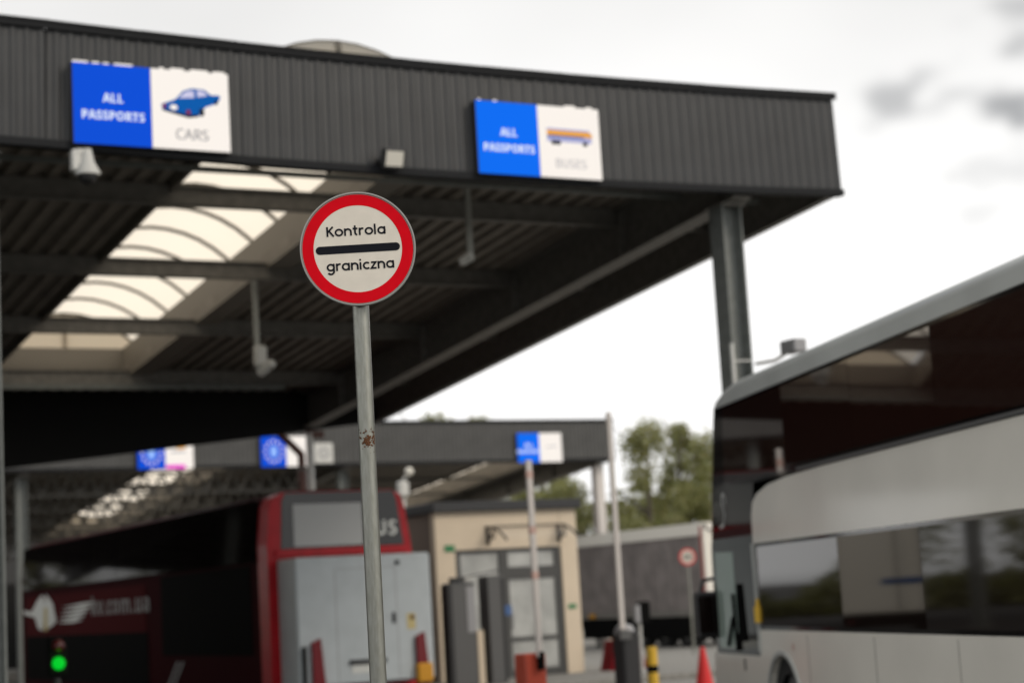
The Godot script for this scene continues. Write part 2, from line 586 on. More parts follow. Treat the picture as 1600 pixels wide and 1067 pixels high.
# ------------------------------------------------------------------ ground
func ground():
	var b := B.new()
	b.quad(Vector3(-900, 0, 900), Vector3(900, 0, 900), Vector3(900, 0, -900), Vector3(-900, 0, -900))
	structure("ground", b, M.asphalt)
	b = B.new()
	b.quad(Vector3(13.4, 0.004, 20), Vector3(90, 0.004, 20), Vector3(90, 0.004, -76), Vector3(13.4, 0.004, -76))
	b.quad(Vector3(4, 0.004, 20), Vector3(13.4, 0.004, 20), Vector3(13.4, 0.004, -15), Vector3(4, 0.004, -15))
	structure("concrete_yard", b, M.concrete)
	b = B.new()
	b.bevel_box(Vector3(21.5, 0.06, -34.3), Vector3(15.0, 0.13, 9.2), 0.02)
	structure("traffic_island", b, M.concrete)
	b = B.new()
	b.bevel_box(Vector3(9.4, 0.06, -24.0), Vector3(1.0, 0.13, 9.0), 0.02)
	structure("lane_kerb", b, M.concrete)
	for x in [2.5, 19.8]:
		b = B.new()
		b.quad(Vector3(x, 0.008, -4), Vector3(x + 0.14, 0.008, -4), Vector3(x + 0.14, 0.008, -18), Vector3(x, 0.008, -18))
		structure("lane_line", b, M.road_paint)


# ------------------------------------------------------------------ canopies
func deck_sheet(parent: Node3D, xa: float, xb: float, za: float, zb: float, ya: float, k: float):
	var b := B.new()
	var L := (za - zb) * sqrt(1 + k * k)
	var w := xb - xa
	var n := maxi(1, roundi(w / 0.25))
	var pitch := w / n
	var prof := []
	for i in n:
		for e in [[0.0, 0.0], [0.40, 0.0], [0.52, 0.06], [0.88, 0.06]]:
			prof.append(Vector2((i + e[0]) * pitch, e[1]))
	prof.append(Vector2(w, 0))
	for i in prof.size() - 1:
		var p: Vector2 = prof[i]
		var q: Vector2 = prof[i + 1]
		b.out4([Vector3(p.x, p.y, 0), Vector3(q.x, q.y, 0), Vector3(q.x, q.y, -L), Vector3(p.x, p.y, -L)], Vector3(q.y - p.y, -(q.x - p.x), 0))
	b.quad(Vector3(0, 0.14, 0), Vector3(w, 0.14, 0), Vector3(w, 0.14, -L), Vector3(0, 0.14, -L))
	b.quad(Vector3(0, 0, 0), Vector3(0, 0.14, 0), Vector3(0, 0.14, -L), Vector3(0, 0, -L))
	b.quad(Vector3(w, 0, -L), Vector3(w, 0.14, -L), Vector3(w, 0.14, 0), Vector3(w, 0, 0))
	var o := put(parent, "roof_sheet", b, M.deck, Vector3(xa + 0.002, ya, za))
	o.rotation.x = -atan(k)


func canopy(called: String, label: String, c: Dictionary) -> Node3D:
	var root := thing(called, label, "canopy")
	var k: float = c.k
	var zf: float = c.zf
	var zr: float = zf - c.depth
	var yd := func(z: float) -> float: return c.yb + 0.65 - k * (zf - z)
	var sag := func(x: float) -> float:
		var u := clampf((x - c.sag[0]) / (c.sag[1] - c.sag[0]), 0.0, 1.0)
		return -4.0 * c.sag[2] * u * (1.0 - u)
	# front: ribbed sheets between a coping and an eave trim
	var fh := 1.32
	var n := 7
	var pitch := 0.1475
	var sw := n * pitch
	var fs := B.new()
	var prof := []
	for i in n:
		for e in [[0.0, 0.0], [0.42, 0.0], [0.57, 0.014], [0.85, 0.014]]:
			prof.append(Vector2((i + e[0]) * pitch, e[1]))
	prof.append(Vector2(sw - 0.003, 0))
	for i in prof.size() - 1:
		var p: Vector2 = prof[i]
		var q: Vector2 = prof[i + 1]
		fs.quad(Vector3(p.x, 0, p.y), Vector3(q.x, 0, q.y), Vector3(q.x, fh, q.y), Vector3(p.x, fh, p.y))
	fs.box(Vector3(sw / 2, fh / 2, -0.03), Vector3(sw - 0.004, fh - 0.004, 0.04))
	var sheet := fs.done()
	var cb := B.new()
	cb.box(Vector3(sw / 2, fh + 0.012, -0.02), Vector3(sw + 0.05, 0.03, 0.16))
	cb.box(Vector3(sw / 2, fh - 0.035, 0.044), Vector3(sw + 0.05, 0.06, 0.012))
	var coping := cb.done()
	var tb := B.new()
	tb.box(Vector3(sw / 2, 0.03, 0.045), Vector3(sw - 0.002, 0.07, 0.014))
	tb.box(Vector3(sw / 2, -0.012, -0.02), Vector3(sw - 0.002, 0.014, 0.145))
	var trim := tb.done()
	var x: float = c.x1
	var turn := false
	rng.seed = 3
	while x > c.x0 + 0.1:
		turn = not turn
		x -= sw
		var a: float = sag.call(x)
		var t: float = atan((sag.call(x + sw) - a) / sw)
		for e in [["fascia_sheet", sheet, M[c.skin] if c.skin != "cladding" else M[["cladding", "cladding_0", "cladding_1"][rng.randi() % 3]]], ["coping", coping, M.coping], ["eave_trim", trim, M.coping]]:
			var o := put(root, e[0], e[1], e[2], Vector3(x, c.yb + a + (0.0015 if turn else 0.0), zf + (0.0015 if turn else 0.0)))
			o.rotation.z = t
	var x0 := x
	var kb := B.new()
	kb.box(Vector3((x0 + c.x1) / 2, c.yb + 0.65, zf - 0.085), Vector3(c.x1 - x0 - 0.2, 1.24, 0.03))
	put(root, "backing_panel", kb, M.coping)
	# end fascias
	for s in [c.x1, x0]:
		var b := B.new()
		var o: float = 0.05 if s == c.x1 else -0.05
		var pl := PackedVector2Array([Vector2(zf - 0.06, c.yb), Vector2(zr, c.yb - k * (zf - zr)), Vector2(zr, c.yb + 1.2 - k * (zf - zr)), Vector2(zf - 0.06, c.yb + fh)])
		b.prism(pl, -0.03, 0.03, Transform3D(Basis(Vector3(0, 0, 1), Vector3(0, 1, 0), Vector3(-1, 0, 0)), Vector3(s - o, 0, 0)))
		b.bar(Vector3(s - o * 1.9, c.yb + 0.005, zf - 0.08), Vector3(s - o * 1.9, c.yb + 0.005 - k * (c.depth - 0.08), zr), 0.09, 0.012)
		put(root, "end_fascia", b, M.steel)
	# roof sheets round the skylights
	var cuts := [[x0 + 0.1, 0.0]]
	var sl: Array = c.skylights
	var left: float = x0 + 0.1
	for s in sl + [[c.x1 - 0.1, 0, 0, 0]]:
		var span: float = s[0] - left
		var m := maxi(1, roundi(span / 1.1))
		for i in m:
			deck_sheet(root, left + span * i / m, left + span * (i + 1) / m - 0.004, zf - 0.08, zr, yd.call(zf - 0.08), k)
		if s[1] > 0:
			deck_sheet(root, s[0], s[1] - 0.004, zf - 0.08, s[2], yd.call(zf - 0.08), k)
			deck_sheet(root, s[0], s[1] - 0.004, s[3], zr, yd.call(s[3]), k)
			left = s[1]
	# purlins with a light lower flange
	for z in c.purlins:
		var b := B.new()
		var pd: float = c.get("purlin_depth", 0.25)
		b.hbeam(Vector3(x0 + 0.12, yd.call(z) - pd / 2 - 0.005, z), Vector3(c.x1 - 0.12, yd.call(z) - pd / 2 - 0.005, z), 0.13, pd, 0.016)
		put(root, "purlin", b, M.steel)
	if c.has("rear_rail"):
		var b := B.new()
		b.box(Vector3((x0 + c.x1) / 2 - 1.2, yd.call(c.rear_rail) - 0.31, c.rear_rail + 0.09), Vector3(c.x1 - x0 - 3.0, 0.1, 0.07))
		put(root, "cable_tray", b, M.column_paint)
	if c.has("rail"):
		var b := B.new()
		b.box(Vector3((x0 + c.x1) / 2, yd.call(c.rail) - 0.29, c.rail), Vector3(c.x1 - x0 - 0.5, 0.05, 0.1))
		put(root, "eave_rail", b, M.column_paint)
	# girders along the slope, their stiffeners and the columns under them
	for gx in c.girders:
		var b := B.new()
		var za: float = zf - 0.15
		var ya: float = yd.call(za) - 0.365
		var yz: float = yd.call(zr + 0.1) - 0.365
		b.hbeam(Vector3(gx, ya, za), Vector3(gx, yz, zr + 0.1), 0.28, 0.72, 0.03)
		var g := put(root, "girder", b, M.steel)
		for z in c.purlins:
			var sb := B.new()
			sb.box(Vector3(gx, yd.call(z) - 0.365, z + 0.1), Vector3(0.24, 0.62, 0.02))
			put(g, "stiffener", sb, M.steel)
	for p in c.columns:
		var b := B.new()
		var top: float = yd.call(p[1]) - 0.74
		b.hbeam(Vector3(p[0], 0.03, p[1]), Vector3(p[0], top, p[1]), 0.3, 0.3, 0.022, Vector3(1, 0, 0) if p.size() < 3 else Vector3(0, 0, 1))
		var col := put(root, "column", b, M.column_paint if p.size() < 4 else M.arm_white)
		var pb := B.new()
		pb.box(Vector3(p[0], 0.018, p[1]), Vector3(0.5, 0.03, 0.5))
		put(col, "base_plate", pb, M.steel)
		pb = B.new()
		pb.box(Vector3(p[0], top + 0.012, p[1]), Vector3(0.36, 0.022, 0.42))
		put(col, "cap_plate", pb, M.steel)
	# barrel skylights
	for s in sl:
		var xc: float = (s[0] + s[1]) / 2
		var half: float = (s[1] - s[0]) / 2
		var L: float = (s[2] - s[3]) * sqrt(1 + k * k)
		var cu := B.new()
		for e in [-1.0, 1.0]:
			var cw := 0.05 if e < 0 else 0.4
			cu.box(Vector3(e * (half + 0.005 + cw / 2), 0.2, -L / 2), Vector3(cw, 0.56, L))
			cu.box(Vector3(0.175, 0.2, -L / 2 + e * (L / 2 + 0.03)), Vector3(half * 2 + 0.46, 0.56, 0.05))
		var sk := put(root, "skylight", cu, M.curb_sheet, Vector3(xc, yd.call(s[2]), s[2]))
		sk.rotation.x = -atan(k)
		half += 0.15
		var rise: float = 0.62 * half / 1.3 * c.get("rise", 1.0)
		var R := (half * half + rise * rise) / (2 * rise)
		var a0 := asin(half / R)
		var spring := 0.48
		var arc := []
		for i in 13:
			var a := -a0 + 2 * a0 * i / 12.0
			arc.append(Vector2(0.175 + R * sin(a), spring + rise - R * (1.0 - cos(a))))
		var m := maxi(2, roundi(L / 1.06))
		var pl := L / m
		var pane := B.new()
		for i in 12:
			var n0 := Vector3(arc[i].x - 0.175, arc[i].y - (spring + rise - R), 0).normalized()
			var n1 := Vector3(arc[i + 1].x - 0.175, arc[i + 1].y - (spring + rise - R), 0).normalized()
			var A := Vector3(arc[i].x, arc[i].y, -0.02)
			var D := Vector3(arc[i + 1].x, arc[i + 1].y, -0.02)
			var E := Vector3(0, 0, -pl + 0.04)
			pane.trin(A, D, D + E, n0, n1, n1)
			pane.trin(A, D + E, A + E, n0, n1, n0)
		var pm := pane.done()
		var rb := B.new()
		for i in 12:
			rb.bar(Vector3(arc[i].x, arc[i].y, 0), Vector3(arc[i + 1].x, arc[i + 1].y, 0), 0.055, 0.07, Vector3(arc[i].x, R, 0))
		var rm := rb.done()
		for i in m: put(sk, "vault_pane", pm, M.opal, Vector3(0, 0, -pl * i))
		for i in m + 1: put(sk, "rib", rm, M.bronze_rib, Vector3(0, 0, -pl * i))
		var poly := PackedVector2Array()
		for p in arc: poly.append(p)
		for z in [0.0, -L]:
			var eb := B.new()
			eb.prism(poly, -0.006, 0.006)
			put(sk, "end_pane", eb, M.grey_opal if z == 0.0 else M.opal, Vector3(0, 0, z + (0.04 if z == 0.0 else -0.04)))
			eb = B.new()
			eb.box(Vector3(0.175, spring + rise / 2, 0), Vector3(0.05, rise, 0.03))
			put(sk, "mullion", eb, M.bronze_rib, Vector3(0, 0, z + (0.07 if z == 0.0 else -0.07)))
	return root


func canopies():
	var a := canopy("canopy", "large dark ribbed canopy across the upper left, carrying the cars and buses signs", {
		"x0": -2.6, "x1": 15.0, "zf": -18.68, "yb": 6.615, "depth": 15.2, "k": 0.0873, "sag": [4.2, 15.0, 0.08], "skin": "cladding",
		"girders": [-1.5, 4.1, 13.5], "purlins": [-21.72, -24.98, -28.35, -32.05], "rail": -20.2, "rear_rail": -32.05,
		"skylights": [[7.0, 9.4, -19.5, -32.4]],
		"columns": [[13.5, -19.2], [4.1, -19.2], [4.1, -33.2]]})
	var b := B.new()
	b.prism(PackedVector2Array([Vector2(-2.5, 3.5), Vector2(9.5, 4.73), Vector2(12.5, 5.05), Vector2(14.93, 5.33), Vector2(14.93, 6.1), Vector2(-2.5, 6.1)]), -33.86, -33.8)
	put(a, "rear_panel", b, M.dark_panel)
	var c := canopy("canopy", "second dark grey canopy further back behind the beige booth", {
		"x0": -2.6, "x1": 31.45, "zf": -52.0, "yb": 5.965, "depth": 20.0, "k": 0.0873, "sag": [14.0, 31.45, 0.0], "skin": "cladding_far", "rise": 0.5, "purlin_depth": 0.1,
		"girders": [2.5, 12.2, 22.0, 31.0], "purlins": [-55.4, -58.8, -62.2, -65.6, -69.0],
		"skylights": [[16.9, 19.3, -54.6, -70.5], [28.5, 30.3, -54.6, -70.0]],
		"columns": [[2.5, -52.6], [12.2, -52.6], [22.0, -52.6], [31.1, -52.6, 0, 1], [12.2, -71], [22.0, -71], [31.0, -71]]})
	# lattice trusses below the far skylight
	for z in [-54.4, -57.4, -60.4, -63.4, -66.4, -69.2]:
		var t := B.new()
		var y0: float = 6.6 - 0.0873 * (-52 - z) - 0.35
		t.bar(Vector3(12.4, y0, z), Vector3(21.9, y0, z), 0.07, 0.07)
		t.bar(Vector3(12.4, y0 - 0.62, z), Vector3(21.9, y0 - 0.62, z), 0.07, 0.07)
		for i in 34:
			var x := 12.4 + 0.279 * i
			t.bar(Vector3(x, y0 - (0.62 if i % 2 else 0.0), z), Vector3(x + 0.279, y0 - (0.0 if i % 2 else 0.62), z), 0.06, 0.06)
		put(c, "lattice_truss", t, M.steel)


# ------------------------------------------------------------------ the round control sign
func arc2(cx: float, cy: float, r: float, a0: float, a1: float, ry := -1.0) -> Array:
	var out := []
	var n := maxi(6, int(absf(a1 - a0) / 10.0))
	for i in n + 1:
		var a := deg_to_rad(lerpf(a0, a1, i / float(n)))
		out.append(Vector2(cx + r * cos(a), cy + (ry if ry > 0 else r) * sin(a)))
	return out


func glyph(ch: String) -> Array:   # [advance, strokes...] with an x-height of 1
	var R := 0.385
	match ch:
		"K": return [1.02, [Vector2(0.12, 0), Vector2(0.12, 1.32)], [Vector2(0.82, 1.32), Vector2(0.2, 0.62)], [Vector2(0.34, 0.76), Vector2(0.88, 0)]]
		"o": return [1.14, arc2(0.52, 0.5, 0.415, 0, 360, R + 0.01)]
		"n": return [1.08, [Vector2(0.12, 0), Vector2(0.12, 1)], [Vector2(0.12, 0.5)] + arc2(0.48, 0.53, 0.36, 170, 0) + [Vector2(0.84, 0)]]
		"t": return [0.72, [Vector2(0.28, 1.34), Vector2(0.28, 0.3)] + arc2(0.5, 0.3, 0.2, 190, 275), [Vector2(0.0, 0.91), Vector2(0.58, 0.91)]]
		"r": return [0.74, [Vector2(0.12, 0), Vector2(0.12, 1)], [Vector2(0.12, 0.45)] + arc2(0.47, 0.53, 0.36, 165, 68)]
		"l": return [0.42, [Vector2(0.12, 0), Vector2(0.12, 1.42)]]
		"a": return [1.12, arc2(0.5, 0.5, 0.4, 0, 360, R + 0.01), [Vector2(0.88, 0), Vector2(0.88, 1)]]
		"g": return [1.14, arc2(0.5, 0.5, 0.4, 0, 360, R + 0.01), [Vector2(0.88, 1), Vector2(0.88, 0)] + arc2(0.5, -0.02, 0.38, 0, -150)]
		"i": return [0.42, [Vector2(0.12, 0), Vector2(0.12, 1)], [Vector2(0.12, 1.2), Vector2(0.12, 1.42)]]
		"c": return [0.94, arc2(0.5, 0.5, 0.4, 48, 312, R + 0.01)]
		"z": return [0.88, [Vector2(0.08, 0.89), Vector2(0.66, 0.89), Vector2(0.1, 0.11), Vector2(0.74, 0.11)]]
	return [0.5]


func stroke_text(parent: Node3D, text: String, x0: float, x1: float, base: float, xh: float, z: float):
	var total := 0.0
	for ch in text: total += glyph(ch)[0]
	var sx := (x1 - x0) / (total - 0.1)
	var x := 0.0
	for ch in text:
		var g := glyph(ch)
		var b := B.new()
		for i in range(1, g.size()):
			var pts := []
			for p in g[i]: pts.append(Vector2(x0 + (x + p.x) * sx, base + p.y * xh))
			b.ribbon(pts, 0.24 * xh, z + 0.0003 * i)
		put(parent, "letter", b, M.sign_black)
		x += g[0]


func control_sign(called: String, label: String, at: Vector3, centre_y: float, r: float, turn: float, fine: bool) -> Node3D:
	var s := thing(called, label, "road sign", at, turn)
	var pr := 0.0302 * r / 0.21
	var b := B.new()
	b.tube(Vector3(0, 0, 0), Vector3(0, centre_y + r * 0.75, 0), pr, pr, 40)
	put(s, "pole", b, M.galvanised)
	var pz := pr + 0.022
	# plate with a rolled rim
	b = B.new()
	var n := 96
	var prof := [[0.0, -0.012], [r * 0.985, -0.012], [r, -0.008], [r, 0.006], [r * 0.993, 0.0085], [r * 0.972, 0.0085], [r * 0.962, 0.004], [0.0, 0.004]]
	for i in n:
		var c0 := Vector3(cos(TAU * i / n), sin(TAU * i / n), 0)
		var c1 := Vector3(cos(TAU * (i + 1) / n), sin(TAU * (i + 1) / n), 0)
		for k in prof.size() - 1:
			var p = prof[k]
			var q = prof[k + 1]
			b.quad(c0 * p[0] + Vector3(0, 0, p[1]), c1 * p[0] + Vector3(0, 0, p[1]), c1 * q[0] + Vector3(0, 0, q[1]), c0 * q[0] + Vector3(0, 0, q[1])) if false else null
			b.out4([c0 * p[0] + Vector3(0, 0, p[1]), c1 * p[0] + Vector3(0, 0, p[1]), c1 * q[0] + Vector3(0, 0, q[1]), c0 * q[0] + Vector3(0, 0, q[1])], c0 * (q[1] - p[1]) + Vector3(0, 0, p[0] - q[0]))
	var plate := put(s, "plate", b, M.sign_back, Vector3(0, centre_y, pz))
	plate.rotation.z = 0.018
	b = B.new()
	b.disc(Vector3.ZERO, r * 0.955, r * 0.762, 0.0052, 128)
	put(plate, "red_ring", b, M.sign_red)
	b = B.new()
	b.disc(Vector3.ZERO, r * 0.768, 0, 0.0046, 128)
	put(plate, "white_face", b, M.sign_white)
	b = B.new()
	var hw := r * 0.655
	var hh := r * 0.071
	var bp := PackedVector2Array()
	for p in arc2(hw, 0, hh, -90, 90): bp.append(p)
	for p in arc2(-hw, 0, hh, 90, 270): bp.append(p)
	b.flat(bp, 0.0056)
	put(plate, "bar", b, M.sign_black, Vector3(0, r * 0.0, 0))
	if fine:
		stroke_text(plate, "Kontrola", -r * 0.525, r * 0.5, r * 0.235, r * 0.131, 0.0056)
		stroke_text(plate, "graniczna", -r * 0.555, r * 0.61, -r * 0.37, r * 0.131, 0.0056)
		for e in [0.35, -0.35]:
			b = B.new()
			b.tube(Vector3(0, -0.014, 0), Vector3(0, 0.014, 0), pr * 1.12, pr * 1.12, 24)
			b.box(Vector3(0, 0, pr + 0.004), Vector3(0.11, 0.026, 0.012))
			put(s, "clamp", b, M.sign_back, Vector3(0, centre_y + e * r, 0))
	else:
		for e in [[0.3, 0.4], [-0.3, 0.45]]:
			b = B.new()
			b.flat(PackedVector2Array([Vector2(-e[1] * r, (e[0] - 0.05) * r), Vector2(e[1] * r, (e[0] - 0.05) * r), Vector2(e[1] * r, (e[0] + 0.06) * r), Vector2(-e[1] * r, (e[0] + 0.06) * r)]), 0.0058)
			put(plate, "letter", b, M.sign_black)
	return s


func main_sign():
	var turn := atan2(-2.635, 6.06)
	var s := control_sign("control_sign", "round red and white control sign on a rusty grey pole, in focus in front", Vector3(2.668, 0, -6.13), 2.985, 0.2105, turn, true)
	# rust where the coat of zinc is broken
	rng.seed = 77
	var b := B.new()
	for k in 95:
		var a := deg_to_rad(90 + 10 + rng.randfn(0, 24))
		var y := 2.290 + rng.randfn(0, 0.021)
		var rr := rng.randf_range(0.002, 0.0075) * (1.0 - minf(0.7, absf(y - 2.290) * 15))
		var q := 0.0302 + 0.0006 + 0.00002 * k
		var c := Vector3(-cos(a) * q, y, sin(a) * q)
		var nn := Vector3(-cos(a), 0, sin(a))
		var tx := Vector3.UP.cross(nn)
		for i in 9:
			var r0 := rr * (0.8 + 0.35 * sin(i * 2.3 + k))
			var r1 := rr * (0.8 + 0.35 * sin(((i + 1) % 9) * 2.3 + k))
			b.out3(c + nn * 0.0008, c + (tx * cos(TAU * i / 9) + Vector3.UP * sin(TAU * i / 9)) * r0, c + (tx * cos(TAU * (i + 1) / 9) + Vector3.UP * sin(TAU * (i + 1) / 9)) * r1, nn)
	var o := put(s, "rust_patch", b, M.rust)
	o.set_meta("label", "brown rust patch")


# ------------------------------------------------------------------ lit lane signs
func poly_part(parent: Node3D, called: String, pts: Array, w: float, h: float, x: float, z: float, m: Material):
	var p := PackedVector2Array()
	for q in pts: p.append(Vector2(x + q[0] * w, q[1] * h))
	var b := B.new()
	b.flat(p, z)
	put(parent, called, b, m)


func lane_sign(label: String, at: Vector3, w: float, h: float, bright: bool) -> Node3D:
	var s := thing("lane_sign", label, "lane sign", at, 0, "lit lane signs on the canopy fronts")
	var b := B.new()
	b.bevel_box(Vector3(w / 2, h / 2, -0.05), Vector3(w + 0.02, h + 0.02, 0.1), 0.01)
	put(s, "frame", b, M.sign_frame)
	b = B.new()
	b.box(Vector3(w * 0.245, h / 2, 0.004), Vector3(w * 0.49, h, 0.008))
	put(s, "blue_panel", b, M.led_sign_bright_blue if bright else M.led_sign_blue)
	b = B.new()
	b.box(Vector3(w * 0.747, h / 2, 0.004), Vector3(w * 0.506, h, 0.008))
	put(s, "white_panel", b, M.led_sign_white)
	return s


func edge_lights(s: Node3D, w: float, h: float, spans: Array):   # uneven lit strip along the top edge
	for e in spans:
		var b := B.new()
		b.bevel_box(Vector3((e[0] + e[1] / 2) * w, h + 0.012, 0.0), Vector3(e[1] * w, 0.016 + 0.04 * e[1], 0.03), 0.008)
		put(s, "edge_light", b, M.led_sign_white)


func oval(cx: float, cy: float, r: float, ry: float, n := 14) -> Array:
	var out := []
	for i in n: out.append([cx + r * cos(TAU * i / n), cy + ry * sin(TAU * i / n)])
	return out


func all_passports(s: Node3D, w: float, h: float):
	words(s, "lettering", "ALL", h * 0.108, Vector3(w * 0.25, h * 0.58, 0.010), M.led_sign_lettering, 700)
	words(s, "lettering", "PASSPORTS", h * 0.106, Vector3(w * 0.247, h * 0.36, 0.010), M.led_sign_lettering, 700)


func stars(s: Node3D, w: float, h: float):
	for i in 12:
		var c := Vector2(w * 0.245 + 0.3 * h * cos(TAU * i / 12), h * 0.5 + 0.34 * h * sin(TAU * i / 12))
		var pts := []
		for j in 10:
			var r := h * (0.075 if j % 2 == 0 else 0.035)
			pts.append([c.x + r * sin(TAU * j / 10), c.y + r * cos(TAU * j / 10)])
		poly_part(s, "star", pts, 1, 1, 0, 0.010, M.led_sign_lavender)
	poly_part(s, "centre_mark", oval(w * 0.245, h * 0.5, h * 0.13, h * 0.2), 1, 1, 0, 0.010, M.led_sign_pale_blue)


func lane_signs():
	var w := 1.70
	var h := 0.865
	var s := lane_sign("lit blue and white ALL PASSPORTS CARS sign with a blue car picture", Vector3(4.93, 6.625, -18.55), w, h, false)
	all_passports(s, w, h)
	words(s, "lettering", "CARS", h * 0.135, Vector3(w * 0.75, h * 0.19, 0.010), M.led_sign_grey)
	var px := w * 0.495
	var pw := w * 0.5
	var pic := B.new()
	pic.box(Vector3(0, 0, 0), Vector3(0.001, 0.001, 0.001))
	var car := [[0.12, 0.557], [0.135, 0.48], [0.47, 0.41], [0.61, 0.435], [0.66, 0.52], [0.71, 0.56], [0.857, 0.61], [0.9, 0.69], [0.88, 0.72], [0.775, 0.714], [0.69, 0.776], [0.53, 0.784], [0.41, 0.745], [0.306, 0.63], [0.18, 0.58]]
	poly_part(s, "car_picture", car, pw, h, px, 0.0095, M.led_sign_car_blue)
	poly_part(s, "car_picture", [[0.345, 0.645], [0.435, 0.733], [0.545, 0.76], [0.555, 0.665]], pw, h, px, 0.0105, M.led_sign_lavender)
	poly_part(s, "car_picture", [[0.585, 0.765], [0.67, 0.757], [0.735, 0.706], [0.595, 0.675]], pw, h, px, 0.0105, M.led_sign_lavender)
	poly_part(s, "car_picture", [[0.13, 0.50], [0.135, 0.475], [0.47, 0.40], [0.61, 0.425], [0.60, 0.455], [0.47, 0.44]], pw, h, px, 0.0105, M.led_sign_dark)
	poly_part(s, "car_picture", oval(0.645, 0.485, 0.035, 0.055), pw, h, px, 0.011, M.led_sign_dark)
	poly_part(s, "car_picture", oval(0.84, 0.625, 0.022, 0.035), pw, h, px, 0.011, M.led_sign_dark)
	poly_part(s, "car_picture", oval(0.28, 0.525, 0.05, 0.035), pw, h, px, 0.011, M.led_sign_white)
	poly_part(s, "car_picture", oval(0.16, 0.535, 0.022, 0.03), pw, h, px, 0.011, M.led_sign_red)
	poly_part(s, "car_picture", oval(0.47, 0.475, 0.03, 0.03), pw, h, px, 0.011, M.led_sign_red)

	edge_lights(s, w, h, [[0.0, 0.10], [0.12, 0.05], [0.19, 0.04], [0.26, 0.12], [0.55, 0.03], [0.62, 0.09], [0.75, 0.12], [0.9, 0.08]])
	w = 1.65
	s = lane_sign("lit blue and white ALL PASSPORTS BUSES sign with an orange bus picture", Vector3(9.645, 6.575, -18.55), w, h, true)
	all_passports(s, w, h)
	words(s, "lettering", "BUSES", h * 0.125, Vector3(w * 0.745, h * 0.2, 0.010), M.led_sign_pale_grey)
	px = w * 0.495
	pw = w * 0.5
	poly_part(s, "bus_picture", [[0.13, 0.50], [0.87, 0.50], [0.87, 0.645], [0.82, 0.69], [0.13, 0.69]], pw, h, px, 0.0095, M.led_sign_bus_body)
	poly_part(s, "bus_picture", [[0.13, 0.59], [0.88, 0.585], [0.88, 0.63], [0.82, 0.66], [0.13, 0.66]], pw, h, px, 0.0105, M.led_sign_orange)
	poly_part(s, "bus_picture", [[0.13, 0.565], [0.75, 0.565], [0.75, 0.592], [0.13, 0.592]], pw, h, px, 0.011, M.led_sign_car_blue)
	for e in [0.235, 0.31, 0.755]:
		poly_part(s, "bus_picture", oval(e, 0.49, 0.042, 0.036), pw, h, px, 0.0115, M.led_sign_dark)

	edge_lights(s, w, h, [[0.02, 0.02], [0.14, 0.03], [0.72, 0.09], [0.9, 0.05]])
	h = 0.9
	s = lane_sign("small lit sign with a ring of stars and a magenta strip, far left", Vector3(15.39, 5.95, -51.87), 1.66, h, false)
	stars(s, 1.66, h)
	poly_part(s, "strip", [[0.0, 0.0], [0.72, 0.0], [0.70, 0.12], [0.0, 0.12]], 0.83, h, 0.83, 0.010, M.led_sign_magenta)
	poly_part(s, "strip", [[0.4, 0.62], [0.72, 0.64], [0.72, 0.78], [0.4, 0.75]], 0.83, h, 0.83, 0.010, M.led_sign_orange)
	poly_part(s, "strip", [[0.2, 0.5], [0.72, 0.52], [0.72, 0.58], [0.2, 0.57]], 0.83, h, 0.83, 0.010, M.led_sign_pale_grey)
	s = lane_sign("small lit star-ring sign left of the brown drainpipe, above the red coach", Vector3(19.14, 5.95, -51.87), 1.62, h, false)
	stars(s, 1.62, h)
	s = lane_sign("small lit blue and white sign at the right end of the far canopy", Vector3(27.79, 5.93, -51.87), 1.6, 0.93, true)
	words(s, "lettering", "ALL", 0.13, Vector3(0.4, 0.55, 0.010), M.led_sign_lettering, 700)
	words(s, "lettering", "PASSPORTS", 0.12, Vector3(0.4, 0.34, 0.010), M.led_sign_lettering, 700)
	poly_part(s, "strip", [[0.3, 0.5], [0.75, 0.52], [0.75, 0.56], [0.3, 0.54]], 0.8, 0.93, 0.8, 0.010, M.led_sign_pale_grey)
	# grey square lane plate
	s = thing("lane_plate", "small square pale grey lane plate right of the white drainpipe on the far canopy", "sign", Vector3(21.14, 6.33, -51.9))
	var b := B.new()
	b.bevel_box(Vector3.ZERO, Vector3(0.62, 0.62, 0.06), 0.02)
	put(s, "board", b, M.white_plastic)
	b = B.new()
	b.disc(Vector3.ZERO, 0.16, 0.10, 0.034, 24)
	put(s, "ring_mark", b, M.cabinet_light)


